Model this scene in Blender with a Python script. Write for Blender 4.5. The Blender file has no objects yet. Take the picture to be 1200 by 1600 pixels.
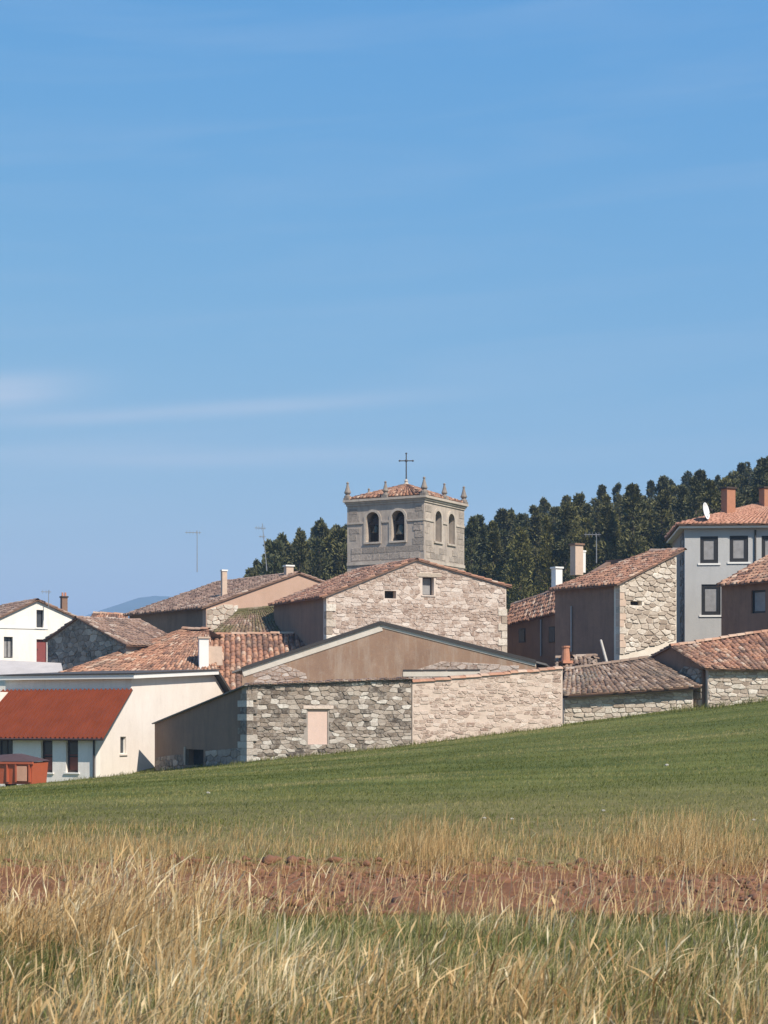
import bpy, bmesh, math, random
import numpy as np
from mathutils import Vector, Matrix
from mathutils.geometry import delaunay_2d_cdt
random.seed(7); rng = np.random.default_rng(7)
R = math.radians

# ------------------------------------------------------------------ camera, world, sun, exposure
scene = bpy.context.scene
COL = scene.collection
FPX, YH, EYE = 2960.0, 1130.0, 1.6          # focal length in photo pixels, horizon row, eye height
cam_d = bpy.data.cameras.new('camera'); cam = bpy.data.objects.new('camera', cam_d); COL.objects.link(cam)
cam.location = (0, 0, EYE); cam.rotation_euler = (R(90), 0, 0)
cam_d.sensor_fit = 'HORIZONTAL'; cam_d.sensor_width = 36.0
cam_d.lens = 36.0 * FPX / 1200.0
cam_d.shift_y = (YH - 800.0) / 1200.0
cam_d.clip_start = 0.1; cam_d.clip_end = 60000
cam_d.dof.use_dof = True; cam_d.dof.focus_distance = 92.0; cam_d.dof.aperture_fstop = 10.0
scene.camera = cam

SUN_AZ, SUN_EL = R(39), R(48)               # to the right of the camera's back, above the horizon
sun_vec = Vector((math.sin(SUN_AZ) * math.cos(SUN_EL), -math.cos(SUN_AZ) * math.cos(SUN_EL), math.sin(SUN_EL)))
world = bpy.data.worlds.new('World'); scene.world = world; world.use_nodes = True
wn = world.node_tree.nodes; wl = world.node_tree.links; wn.clear()
def wnode(t, **k):
    n = wn.new(t)
    for a, b in k.items(): setattr(n, a, b)
    return n
def wmath(op, a, b=None, c=None):
    n = wn.new('ShaderNodeMath'); n.operation = op
    for i, v in enumerate((a, b, c)):
        if v is None: continue
        if isinstance(v, (int, float)): n.inputs[i].default_value = v
        else: wl.new(v, n.inputs[i])
    return n.outputs[0]
w_out = wnode('ShaderNodeOutputWorld'); w_bg = wnode('ShaderNodeBackground')
sky = wnode('ShaderNodeTexSky', sky_type='NISHITA', sun_disc=False)
sky.sun_elevation = SUN_EL; sky.sun_rotation = math.atan2(sun_vec.x, sun_vec.y)
sky.altitude = 900; sky.air_density = 1.0; sky.dust_density = 0.25; sky.ozone_density = 2.5
w_tc = wnode('ShaderNodeTexCoord'); w_sep = wnode('ShaderNodeSeparateXYZ')
wl.new(w_tc.outputs['Generated'], w_sep.inputs[0])
w_az = wmath('ARCTAN2', w_sep.outputs[0], w_sep.outputs[1])
w_el = wmath('ARCSINE', w_sep.outputs[2])
# thin cirrus: long faint streaks over the whole sky, and the wisps of the photograph
w_cmb = wnode('ShaderNodeCombineXYZ')
wl.new(wmath('MULTIPLY', w_az, 2.2), w_cmb.inputs[0])
wl.new(wmath('ADD', wmath('MULTIPLY', w_el, 26.0), wmath('MULTIPLY', w_az, -1.5)), w_cmb.inputs[1])
w_noise = wnode('ShaderNodeTexNoise'); w_noise.inputs['Scale'].default_value = 1.7
w_noise.inputs['Detail'].default_value = 5; w_noise.inputs['Roughness'].default_value = 0.55
w_noise.inputs['Distortion'].default_value = 0.6
wl.new(w_cmb.outputs[0], w_noise.inputs['Vector'])
w_r = wnode('ShaderNodeMapRange'); w_r.inputs[1].default_value = 0.46; w_r.inputs[2].default_value = 0.86
wl.new(w_noise.outputs[0], w_r.inputs[0])
fine = wnode('ShaderNodeTexNoise'); fine.inputs['Scale'].default_value = 5.0; fine.inputs['Detail'].default_value = 6
wl.new(w_cmb.outputs[0], fine.inputs['Vector'])
def wisp(az0, el0, ha, he, tilt):
    da = wmath('SUBTRACT', w_az, az0); de = wmath('SUBTRACT', w_el, el0)
    de = wmath('SUBTRACT', de, wmath('MULTIPLY', da, tilt))
    a = wmath('POWER', wmath('DIVIDE', wmath('ABSOLUTE', da), ha), 2.4); b = wmath('POWER', wmath('DIVIDE', wmath('ABSOLUTE', de), he), 2.0)
    g = wmath('EXPONENT', wmath('MULTIPLY', wmath('ADD', a, b), -1.0))
    return wmath('MULTIPLY', g, wmath('ADD', wmath('MULTIPLY', fine.outputs[0], 0.9), 0.35))
cl = wmath('MULTIPLY', w_r.outputs[0], 0.12)
cl = wmath('ADD', cl, wmath('MULTIPLY', wmath('EXPONENT', wmath('MULTIPLY', wmath('ABSOLUTE', w_el), -7.0)), 0.16))   # thin high veil, all round the horizon
cl = wmath('ADD', cl, wmath('MULTIPLY', wisp(-0.203, 0.169, 0.044, 0.0085, 0.10), 0.62))
cl = wmath('ADD', cl, wmath('MULTIPLY', wisp(-0.100, 0.1625, 0.11, 0.0040, 0.075), 0.38))
cl = wmath('ADD', cl, wmath('MULTIPLY', wisp(-0.09, 0.139, 0.16, 0.006, 0.01), 0.28))
# the camera's colour response to the sky: a soft per-channel tone curve, the same in every direction
sky_s = wnode('ShaderNodeSeparateColor'); sky_c = wnode('ShaderNodeCombineColor'); wl.new(sky.outputs[0], sky_s.inputs[0])
for i, (k_, g_) in enumerate(((0.43, 1.22), (1.34, 0.53), (3.78, 0.06))):
    wl.new(wmath('MULTIPLY', wmath('POWER', sky_s.outputs[i], g_), k_), sky_c.inputs[i])
sky_mix = wnode('ShaderNodeMix', data_type='RGBA'); sky_mix.inputs[7].default_value = (4.3, 4.5, 5.0, 1)
wl.new(cl, sky_mix.inputs[0]); wl.new(sky_c.outputs[0], sky_mix.inputs[6])
wl.new(sky_mix.outputs[2], w_bg.inputs[0]); w_bg.inputs[1].default_value = 0.12
wl.new(w_bg.outputs[0], w_out.inputs[0])

sun_d = bpy.data.lights.new('sun', 'SUN'); sun = bpy.data.objects.new('sun', sun_d); COL.objects.link(sun)
sun_d.energy = 5.0; sun_d.angle = R(0.5); sun_d.color = (1.0, 0.92, 0.80)
sun.rotation_euler = sun_vec.to_track_quat('Z', 'Y').to_euler(); sun.location = sun_vec * 60
scene.view_settings.view_transform = 'Standard'; scene.view_settings.look = 'None'
scene.view_settings.exposure = 0.5; scene.view_settings.gamma = 1.0
scene.view_settings.use_curve_mapping = False
scene.cycles.use_denoising = True
scene.cycles.max_bounces = 6; scene.cycles.diffuse_bounces = 3; scene.cycles.transparent_max_bounces = 8
scene.cycles.volume_bounces = 0

# ------------------------------------------------------------------ materials
MATS = {}
def nmat(name):
    m = bpy.data.materials.new(name); m.use_nodes = True
    MATS[name] = m
    return m, m.node_tree.nodes, m.node_tree.links, m.node_tree.nodes['Principled BSDF']
def ramp(nodes, stops):
    r = nodes.new('ShaderNodeValToRGB'); e = r.color_ramp.elements
    while len(e) < len(stops): e.new(0.5)
    for i, (p, c) in enumerate(stops): e[i].position = p; e[i].color = (c[0], c[1], c[2], 1)
    return r
def noise(nodes, links, scale, detail=4, rough=0.6, vec=None, dist=0.0, stretch=None):
    n = nodes.new('ShaderNodeTexNoise'); n.inputs['Scale'].default_value = scale
    n.inputs['Detail'].default_value = detail; n.inputs['Roughness'].default_value = rough; n.inputs['Distortion'].default_value = dist
    if vec is None:
        vec = nodes.new('ShaderNodeTexCoord').outputs['Object']
    if stretch:
        mp = nodes.new('ShaderNodeMapping'); mp.inputs['Scale'].default_value = stretch
        links.new(vec, mp.inputs[0]); vec = mp.outputs[0]
    links.new(vec, n.inputs['Vector'])
    return n.outputs[0]
def mixc(nodes, links, f, a, b, blend='MIX'):
    m = nodes.new('ShaderNodeMix'); m.data_type = 'RGBA'; m.blend_type = blend
    for i, v in ((0, f), (6, a), (7, b)):
        if isinstance(v, (int, float)): m.inputs[i].default_value = v
        elif isinstance(v, tuple): m.inputs[i].default_value = (v[0], v[1], v[2], 1)
        else: links.new(v, m.inputs[i])
    return m.outputs[2]
def remap(nodes, links, v, a, b, c=0.0, d=1.0):
    m = nodes.new('ShaderNodeMapRange')
    for i, x in enumerate((a, b, c, d)): m.inputs[i + 1].default_value = x
    links.new(v, m.inputs[0]); return m.outputs[0]
def bump(nodes, links, bsdf, h, strength, dist=0.03):
    b = nodes.new('ShaderNodeBump'); b.inputs['Strength'].default_value = strength; b.inputs['Distance'].default_value = dist
    links.new(h, b.inputs['Height']); links.new(b.outputs[0], bsdf.inputs['Normal'])

def plaster(name, c, c2, stain=(0.25, 0.22, 0.19), amt=0.5, rough=0.9, streak=True):
    m, N, L, B = nmat(name)
    a = noise(N, L, 0.7, 6, .65); col = mixc(N, L, remap(N, L, a, 0.35, 0.65), c, c2)
    p = noise(N, L, 1.9, 6, .7, dist=.8); col = mixc(N, L, remap(N, L, p, 0.55, 0.63, 0, amt * .45), col, tuple(min(.85, q * 1.16) for q in c))
    b = noise(N, L, 2.6, 6, 0.72, stretch=(1, 1, 0.16) if streak else None)
    col = mixc(N, L, remap(N, L, b, 0.48, 0.74, 0, amt), col, stain)
    d = noise(N, L, 4.5, 6, 0.75); col = mixc(N, L, remap(N, L, d, 0.56, 0.72, 0, amt * .7), col, stain)
    f = noise(N, L, 20, 3); col = mixc(N, L, remap(N, L, f, 0.3, 0.7, 0, 0.2), col, (c[0] * .6, c[1] * .6, c[2] * .6))
    L.new(col, B.inputs['Base Color']); B.inputs['Roughness'].default_value = rough
    bump(N, L, B, noise(N, L, 18, 5), 0.35, 0.02)
    return m
def stone(name, stops, lichen=(0.35, 0.33, 0.27), amt=0.35):
    m, N, L, B = nmat(name)
    oi = N.new('ShaderNodeObjectInfo')
    r = ramp(N, stops); L.new(oi.outputs['Random'], r.inputs[0])
    a = noise(N, L, 4.2, 6, 0.75)
    col = mixc(N, L, remap(N, L, a, 0.45, 0.62, 0, min(.85, amt * 1.9)), r.outputs[0], lichen)
    a2 = noise(N, L, 8, 5, 0.7); col = mixc(N, L, remap(N, L, a2, 0.52, 0.66, 0, .5), col, mixc(N, L, 1.0, col, (0.45, 0.42, 0.4), 'MULTIPLY'))
    b = noise(N, L, 22, 4)
    col = mixc(N, L, remap(N, L, b, 0.35, 0.75, 0, 0.45), col, mixc(N, L, 1.0, col, (0.5, 0.47, 0.45), 'MULTIPLY'))
    L.new(col, B.inputs['Base Color']); B.inputs['Roughness'].default_value = 0.93
    bump(N, L, B, noise(N, L, 13, 6, 0.7), 0.7, 0.05)
    return m
def tiles_mat(name, stops, lichen=(0.26, 0.23, 0.17), amt=0.5, patch=0.45, lo=.48, hi=.68):
    m, N, L, B = nmat(name)
    at = N.new('ShaderNodeAttribute'); at.attribute_name = 'tint'
    r = ramp(N, stops); L.new(at.outputs['Fac'], r.inputs[0])
    a = noise(N, L, patch, 5, 0.65, dist=0.5)
    col = mixc(N, L, remap(N, L, a, lo, hi, 0, amt), r.outputs[0], lichen)
    b = noise(N, L, 9, 4); col = mixc(N, L, remap(N, L, b, 0.4, 0.7, 0, 0.4), col, mixc(N, L, 1.0, col, (0.55, 0.5, 0.47), 'MULTIPLY'))
    L.new(col, B.inputs['Base Color']); B.inputs['Roughness'].default_value = 0.88
    return m
def plain(name, c, rough=0.7, metal=0.0, var=0.25, scale=6):
    m, N, L, B = nmat(name)
    a = noise(N, L, scale, 5)
    col = mixc(N, L, remap(N, L, a, 0.3, 0.75, 0, var), c, (c[0] * .45, c[1] * .43, c[2] * .42))
    L.new(col, B.inputs['Base Color']); B.inputs['Roughness'].default_value = rough; B.inputs['Metallic'].default_value = metal
    return m
def blade_mat(name, stops, trans=0.35):
    m, N, L, B = nmat(name)
    at = N.new('ShaderNodeAttribute'); at.attribute_name = 'tint'
    r = ramp(N, stops); L.new(at.outputs['Fac'], r.inputs[0])
    L.new(r.outputs[0], B.inputs['Base Color']); B.inputs['Roughness'].default_value = 0.75
    B.inputs['Specular IOR Level'].default_value = 0.05
    t = N.new('ShaderNodeBsdfTranslucent'); L.new(r.outputs[0], t.inputs[0])
    mx = N.new('ShaderNodeMixShader'); mx.inputs[0].default_value = trans
    L.new(B.outputs[0], mx.inputs[1]); L.new(t.outputs[0], mx.inputs[2])
    L.new(mx.outputs[0], N['Material Output'].inputs[0])
    return m

white_wall = plaster('white_render', (0.87, 0.81, 0.74), (0.82, 0.76, 0.69), (0.5, 0.44, 0.38), 0.35)
cream_wall = plaster('cream_render', (0.80, 0.71, 0.635), (0.75, 0.655, 0.58), (0.55, 0.47, 0.40), 0.3)
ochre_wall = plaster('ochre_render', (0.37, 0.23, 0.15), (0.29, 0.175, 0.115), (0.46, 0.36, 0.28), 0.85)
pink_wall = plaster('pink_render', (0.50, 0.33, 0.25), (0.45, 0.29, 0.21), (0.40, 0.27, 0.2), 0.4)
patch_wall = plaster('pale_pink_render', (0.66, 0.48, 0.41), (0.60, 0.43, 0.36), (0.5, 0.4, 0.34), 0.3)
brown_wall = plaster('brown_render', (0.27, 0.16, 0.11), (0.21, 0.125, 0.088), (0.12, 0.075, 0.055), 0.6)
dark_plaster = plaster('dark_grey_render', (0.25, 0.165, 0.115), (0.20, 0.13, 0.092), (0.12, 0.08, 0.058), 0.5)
grey_wall = plaster('grey_paint', (0.47, 0.46, 0.45), (0.44, 0.43, 0.42), (0.30, 0.30, 0.30), 0.25)
tower_wall = plaster('tower_ashlar', (0.50, 0.42, 0.35), (0.39, 0.325, 0.275), (0.22, 0.18, 0.155), 0.75)
tower_trim = plaster('tower_trim', (0.56, 0.48, 0.40), (0.43, 0.36, 0.30), (0.23, 0.19, 0.165), 0.7)
pinnacle_stone = plaster('pinnacle_stone', (0.30, 0.25, 0.21), (0.22, 0.185, 0.16), (0.12, 0.10, 0.09), 0.6)
mortar_warm = plaster('warm_mortar', (0.66, 0.55, 0.47), (0.58, 0.475, 0.40), (0.36, 0.28, 0.23), 0.5, streak=False)
mortar_pink = plaster('pinkish_mortar', (0.63, 0.50, 0.42), (0.57, 0.45, 0.37), (0.36, 0.28, 0.22), 0.5, streak=False)
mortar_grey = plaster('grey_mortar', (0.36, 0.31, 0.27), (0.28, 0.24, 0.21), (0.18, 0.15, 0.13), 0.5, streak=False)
mortar_white = plaster('pale_mortar', (0.74, 0.66, 0.56), (0.66, 0.57, 0.47), (0.5, 0.4, 0.31), 0.4, streak=False)
stone_warm = stone('warm_limestone', [(0, (0.30, 0.20, 0.15)), (.3, (0.45, 0.33, 0.26)), (.65, (0.56, 0.44, 0.365)), (1, (0.72, 0.62, 0.54))], (0.70, 0.61, 0.54))
stone_grey = stone('grey_rubble', [(0, (0.075, 0.06, 0.05)), (.25, (0.17, 0.13, 0.10)), (.5, (0.30, 0.235, 0.185)), (.75, (0.44, 0.37, 0.31)), (1, (0.68, 0.63, 0.57))], (0.42, 0.37, 0.32))
stone_pink = stone('pinkish_rubble', [(0, (0.34, 0.23, 0.18)), (.4, (0.50, 0.375, 0.30)), (.8, (0.60, 0.47, 0.395)), (1, (0.72, 0.61, 0.53))], (0.64, 0.525, 0.445), 0.5)
stone_white = stone('white_limestone', [(0, (0.34, 0.26, 0.20)), (.3, (0.50, 0.41, 0.33)), (.6, (0.62, 0.53, 0.44)), (1, (0.78, 0.71, 0.62))], (0.5, 0.42, 0.33))
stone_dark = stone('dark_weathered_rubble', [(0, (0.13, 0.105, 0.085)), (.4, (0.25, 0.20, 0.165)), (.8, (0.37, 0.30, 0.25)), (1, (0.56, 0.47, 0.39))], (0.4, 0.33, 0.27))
TO = [(0, (0.13, 0.068, 0.048)), (.25, (0.25, 0.125, 0.082)), (.5, (0.375, 0.18, 0.11)), (.75, (0.44, 0.245, 0.155)), (1, (0.52, 0.38, 0.285))]
TB = [(0, (0.12, 0.075, 0.058)), (.3, (0.21, 0.13, 0.098)), (.6, (0.29, 0.18, 0.132)), (.85, (0.35, 0.24, 0.18)), (1, (0.42, 0.33, 0.265))]
TG = [(0, (0.10, 0.068, 0.05)), (.3, (0.19, 0.125, 0.09)), (.7, (0.28, 0.19, 0.135)), (1, (0.40, 0.315, 0.25))]
tile_orange = tiles_mat('orange_clay_tile', TO, (0.22, 0.155, 0.115), 0.6, .6)
tile_brown = tiles_mat('brown_clay_tile', TB, (0.20, 0.145, 0.11), 0.6, .6)
tile_grey = tiles_mat('weathered_grey_tile', TG, (0.24, 0.22, 0.18), 0.6)
tile_moss = tiles_mat('mossy_clay_tile', TB, (0.115, 0.10, 0.035), 0.95, 0.55, .36, .56)
tile_pale = tiles_mat('even_clay_tile', [(0, (0.36, 0.17, 0.11)), (.5, (0.43, 0.21, 0.14)), (1, (0.47, 0.25, 0.17))], (0.42, 0.3, 0.23), 0.3)
red_sheet = plain('red_metal_sheet', (0.185, 0.042, 0.018), 0.8, 0.0, 0.45, 1.2); MATS['red_metal_sheet'].node_tree.nodes['Principled BSDF'].inputs['Specular IOR Level'].default_value = 0.15
fibro = plain('grey_fibre_cement', (0.20, 0.185, 0.175), 0.9, 0, 0.5, 1.5)
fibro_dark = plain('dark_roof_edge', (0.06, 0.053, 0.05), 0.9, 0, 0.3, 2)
white_trim = plain('white_trim', (0.78, 0.75, 0.71), 0.8, 0, 0.12, 3)
dark_wood = plain('dark_wood', (0.055, 0.035, 0.028), 0.7, 0, 0.4, 8)
red_wood = plain('red_brown_shutter', (0.26, 0.075, 0.045), 0.6, 0, 0.3, 8)
red_door = plain('dull_red_door', (0.24, 0.055, 0.05), 0.6, 0, 0.3, 5)
dark_frame = plain('dark_frame', (0.018, 0.016, 0.016), 0.5, 0, 0.2, 5)
curtain = plain('grey_curtain', (0.30, 0.29, 0.29), 0.9, 0, 0.5, 4)
void = plain('dark_interior', (0.02, 0.018, 0.016), 0.95, 0, 0.2, 3)
iron = plain('wrought_iron', (0.07, 0.065, 0.065), 0.6, 0.4, 0.3, 6)
bronze = plain('bell_bronze', (0.13, 0.115, 0.085), 0.45, 0.6, 0.4, 6)
alu = plain('weathered_aluminium', (0.33, 0.33, 0.34), 0.5, 0.5, 0.2, 8)
dish_white = plain('white_dish_paint', (0.80, 0.80, 0.78), 0.5, 0, 0.08, 3)
brick_c = plain('chimney_brick', (0.42, 0.19, 0.11), 0.9, 0, 0.35, 8)
chim_beige = plain('beige_chimney_render', (0.58, 0.43, 0.33), 0.9, 0, 0.3, 5)
orange_paint = plain('orange_red_paint', (0.45, 0.105, 0.048), 0.5, 0, 0.3, 3)
orange_patch = plain('faded_salmon_paint', (0.62, 0.33, 0.22), 0.6, 0, 0.3, 3)
rubber = plain('black_rubber', (0.02, 0.02, 0.02), 0.8, 0, 0.2, 5)
lid_brown = plain('dark_brown_lid', (0.075, 0.04, 0.035), 0.7, 0, 0.4, 4)
pale_wood = plain('bleached_wood', (0.50, 0.46, 0.41), 0.85, 0, 0.3, 9)
terracotta = plain('terracotta_pot', (0.50, 0.22, 0.13), 0.85, 0, 0.3, 6)
field_stone = plain('white_field_stone', (0.40, 0.37, 0.32), 0.9, 0, 0.4, 30)
clod_m = plain('red_soil_clod', (0.20, 0.09, 0.048), 0.95, 0, 0.5, 9)
glass_m = bpy.data.materials.new('window_glass'); glass_m.use_nodes = True
_b = glass_m.node_tree.nodes['Principled BSDF']; _b.inputs['Base Color'].default_value = (0.05, 0.055, 0.06, 1); _b.inputs['Roughness'].default_value = 0.12
bark = plain('pine_bark', (0.11, 0.075, 0.055), 0.95, 0, 0.5, 5)

# ------------------------------------------------------------------ helpers
ORG = {}
def tag(o, label=None, cat=None, group=None, kind=None):
    if label: o['label'] = label
    if cat: o['category'] = cat
    if group: o['group'] = group
    if kind: o['kind'] = kind
    return o
def thing(name, label, cat, loc, group=None):
    o = bpy.data.objects.new(name, None); COL.objects.link(o); o.location = loc; o.empty_display_size = 0.5
    ORG[o] = Vector(loc); return tag(o, label, cat, group)
def mobj(name, verts, faces, mat, parent=None, smooth=False, tint=None, origin=None):
    org = ORG[parent] if parent is not None else (Vector(origin) if origin is not None else Vector((0, 0, 0)))
    me = bpy.data.meshes.new(name)
    V = np.asarray([tuple(v) for v in verts], dtype=np.float64) - np.array(org)
    me.from_pydata(V.tolist(), [], [tuple(f) for f in faces])
    if mat: me.materials.append(mat)
    if tint is not None:
        a = me.attributes.new('tint', 'FLOAT', 'POINT'); a.data.foreach_set('value', np.asarray(tint, dtype=np.float32))
    if smooth: me.polygons.foreach_set('use_smooth', np.ones(len(me.polygons), dtype=bool))
    me.update()
    o = bpy.data.objects.new(name, me); COL.objects.link(o); ORG[o] = org
    if parent is not None: o.parent = parent
    else: o.location = org
    return o
def big_mesh(name, V, F, mat, tint=None, smooth=False):
    """V (n,3), F (m,k) numpy arrays -> one object at the world origin"""
    me = bpy.data.meshes.new(name); n, (m, k) = len(V), F.shape
    me.vertices.add(n); me.vertices.foreach_set('co', np.ascontiguousarray(V, dtype=np.float32).ravel())
    me.loops.add(m * k); me.loops.foreach_set('vertex_index', np.ascontiguousarray(F, dtype=np.int32).ravel())
    me.polygons.add(m); me.polygons.foreach_set('loop_start', np.arange(0, m * k, k, dtype=np.int32))
    if smooth: me.polygons.foreach_set('use_smooth', np.ones(m, dtype=bool))
    if tint is not None:
        a = me.attributes.new('tint', 'FLOAT', 'POINT'); a.data.foreach_set('value', np.asarray(tint, dtype=np.float32))
    me.materials.append(mat); me.update(calc_edges=True); me.validate()
    o = bpy.data.objects.new(name, me); COL.objects.link(o); ORG[o] = Vector((0, 0, 0)); return o

def W(px, py, d): return Vector(((px - 600) / FPX * d, d, EYE + (YH - py) / FPX * d))

def boxverts(o, ax, ay, az):
    """box from corner o with three edge vectors"""
    v = [o, o + ax, o + ax + ay, o + ay]; v += [p + az for p in v]
    f = [(3, 2, 1, 0), (4, 5, 6, 7), (0, 1, 5, 4), (1, 2, 6, 5), (2, 3, 7, 6), (3, 0, 4, 7)]
    return v, f
class MB:
    def __init__(s): s.v, s.f = [], []
    def add(s, v, f):
        k = len(s.v); s.v += list(v); s.f += [tuple(i + k for i in q) for q in f]; return s
    def box(s, o, ax, ay, az): return s.add(*boxverts(Vector(o), Vector(ax), Vector(ay), Vector(az)))
    def cbox(s, c, sx, sy, sz, rz=0, taper=1.0):
        ca, sa = math.cos(rz), math.sin(rz); c = Vector(c); vs = []
        for z, k in ((0, 1.0), (sz, taper)):
            for x, y in ((-1, -1), (1, -1), (1, 1), (-1, 1)):
                x *= sx / 2 * k; y *= sy / 2 * k
                vs.append(c + Vector((x * ca - y * sa, x * sa + y * ca, z)))
        return s.add(vs, [(3, 2, 1, 0), (4, 5, 6, 7), (0, 1, 5, 4), (1, 2, 6, 5), (2, 3, 7, 6), (3, 0, 4, 7)])
    def tube(s, a, b, r, r2=None, n=8):
        a, b = Vector(a), Vector(b); r2 = r if r2 is None else r2; d = (b - a).normalized()
        e = d.orthogonal().normalized(); g = d.cross(e); vs = []
        for p, q in ((a, r), (b, r2)):
            for i in range(n):
                t = 2 * math.pi * i / n; vs.append(p + e * math.cos(t) * q + g * math.sin(t) * q)
        fs = [(i, (i + 1) % n, n + (i + 1) % n, n + i) for i in range(n)] + [tuple(range(n - 1, -1, -1)), tuple(range(n, 2 * n))]
        return s.add(vs, fs)
    def lathe(s, c, prof, n=12):
        c = Vector(c); vs = []; k = len(prof)
        for r, z in prof:
            for i in range(n):
                t = 2 * math.pi * i / n; vs.append(c + Vector((r * math.cos(t), r * math.sin(t), z)))
        fs = [(j * n + i, j * n + (i + 1) % n, (j + 1) * n + (i + 1) % n, (j + 1) * n + i) for j in range(k - 1) for i in range(n)]
        fs += [tuple(range(n - 1, -1, -1)), tuple(range((k - 1) * n, k * n))]
        return s.add(vs, fs)
    def build(s, name, mat, parent=None, smooth=False, origin=None): return mobj(name, s.v, s.f, mat, parent, smooth, origin=origin)

class Plane:
    """a vertical wall plane: u runs along the wall, n is its outward normal"""
    def __init__(s, o, theta):
        s.o = Vector((o[0], o[1], 0)); s.th = theta
        s.u = Vector((math.cos(theta), math.sin(theta), 0)); s.n = Vector((math.sin(theta), -math.cos(theta), 0))
    @staticmethod
    def px(px, d, deg): return Plane(((px - 600) / FPX * d, d), R(deg))
    def uv(s, px, py):
        k = (px - 600) / FPX                       # x = k*y
        u = (k * s.o.y - s.o.x) / (s.u.x - k * s.u.y)
        d = s.o.y + u * s.u.y
        return (u, EYE + (YH - py) / FPX * d)
    def p(s, u, z, off=0.0): return s.o + s.u * u + s.n * off + Vector((0, 0, z))
    def side(s, u, back=0.0):
        q = s.o + s.u * u - s.n * back; return (q.x, q.y)

def rect(u0, z0, u1, z1): return [(u0, z0), (u1, z0), (u1, z1), (u0, z1)]
def area2(p): return sum(p[i][0] * p[(i + 1) % len(p)][1] - p[(i + 1) % len(p)][0] * p[i][1] for i in range(len(p)))
def wall(parent, pl, poly, mat, holes=(), t=0.35, name='wall'):
    """slab with real openings, outer face on the plane"""
    poly = list(poly)
    if area2(poly) < 0: poly.reverse()
    loops = [poly] + [list(h) for h in holes]
    flat = [q for l in loops for q in l]; edges = []; k = 0
    for l in loops: edges += [(k + i, k + (i + 1) % len(l)) for i in range(len(l))]; k += len(l)
    cv, _, ct, ov, _, _ = delaunay_2d_cdt([Vector(q) for q in flat], edges, [], 0, 1e-6)
    def inside(p, g):
        r = False
        for i in range(len(g)):
            a, b = g[i], g[(i + 1) % len(g)]
            if (a[1] > p[1]) != (b[1] > p[1]) and p[0] < (b[0] - a[0]) * (p[1] - a[1]) / (b[1] - a[1]) + a[0]: r = not r
        return r
    tris = []
    for q in ct:
        c_ = (sum(cv[i].x for i in q) / 3, sum(cv[i].y for i in q) / 3)
        if inside(c_, poly) and not any(inside(c_, h) for h in loops[1:]): tris.append([ov[i][0] for i in q])
    n = len(flat); v = [pl.p(a, b) for a, b in flat] + [pl.p(a, b, -t) for a, b in flat]; f = []
    for q in tris:
        a = [flat[i] for i in q]
        q = tuple(q) if area2(a) > 0 else tuple(reversed(q))
        f.append(q); f.append(tuple(i + n for i in reversed(q)))
    k = 0
    for l in loops:
        m = len(l)
        for i in range(m): a, b = k + i, k + (i + 1) % m; f.append((a, a + n, b + n, b))
        k += m
    return mobj(name, v, f, mat, parent)

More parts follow.
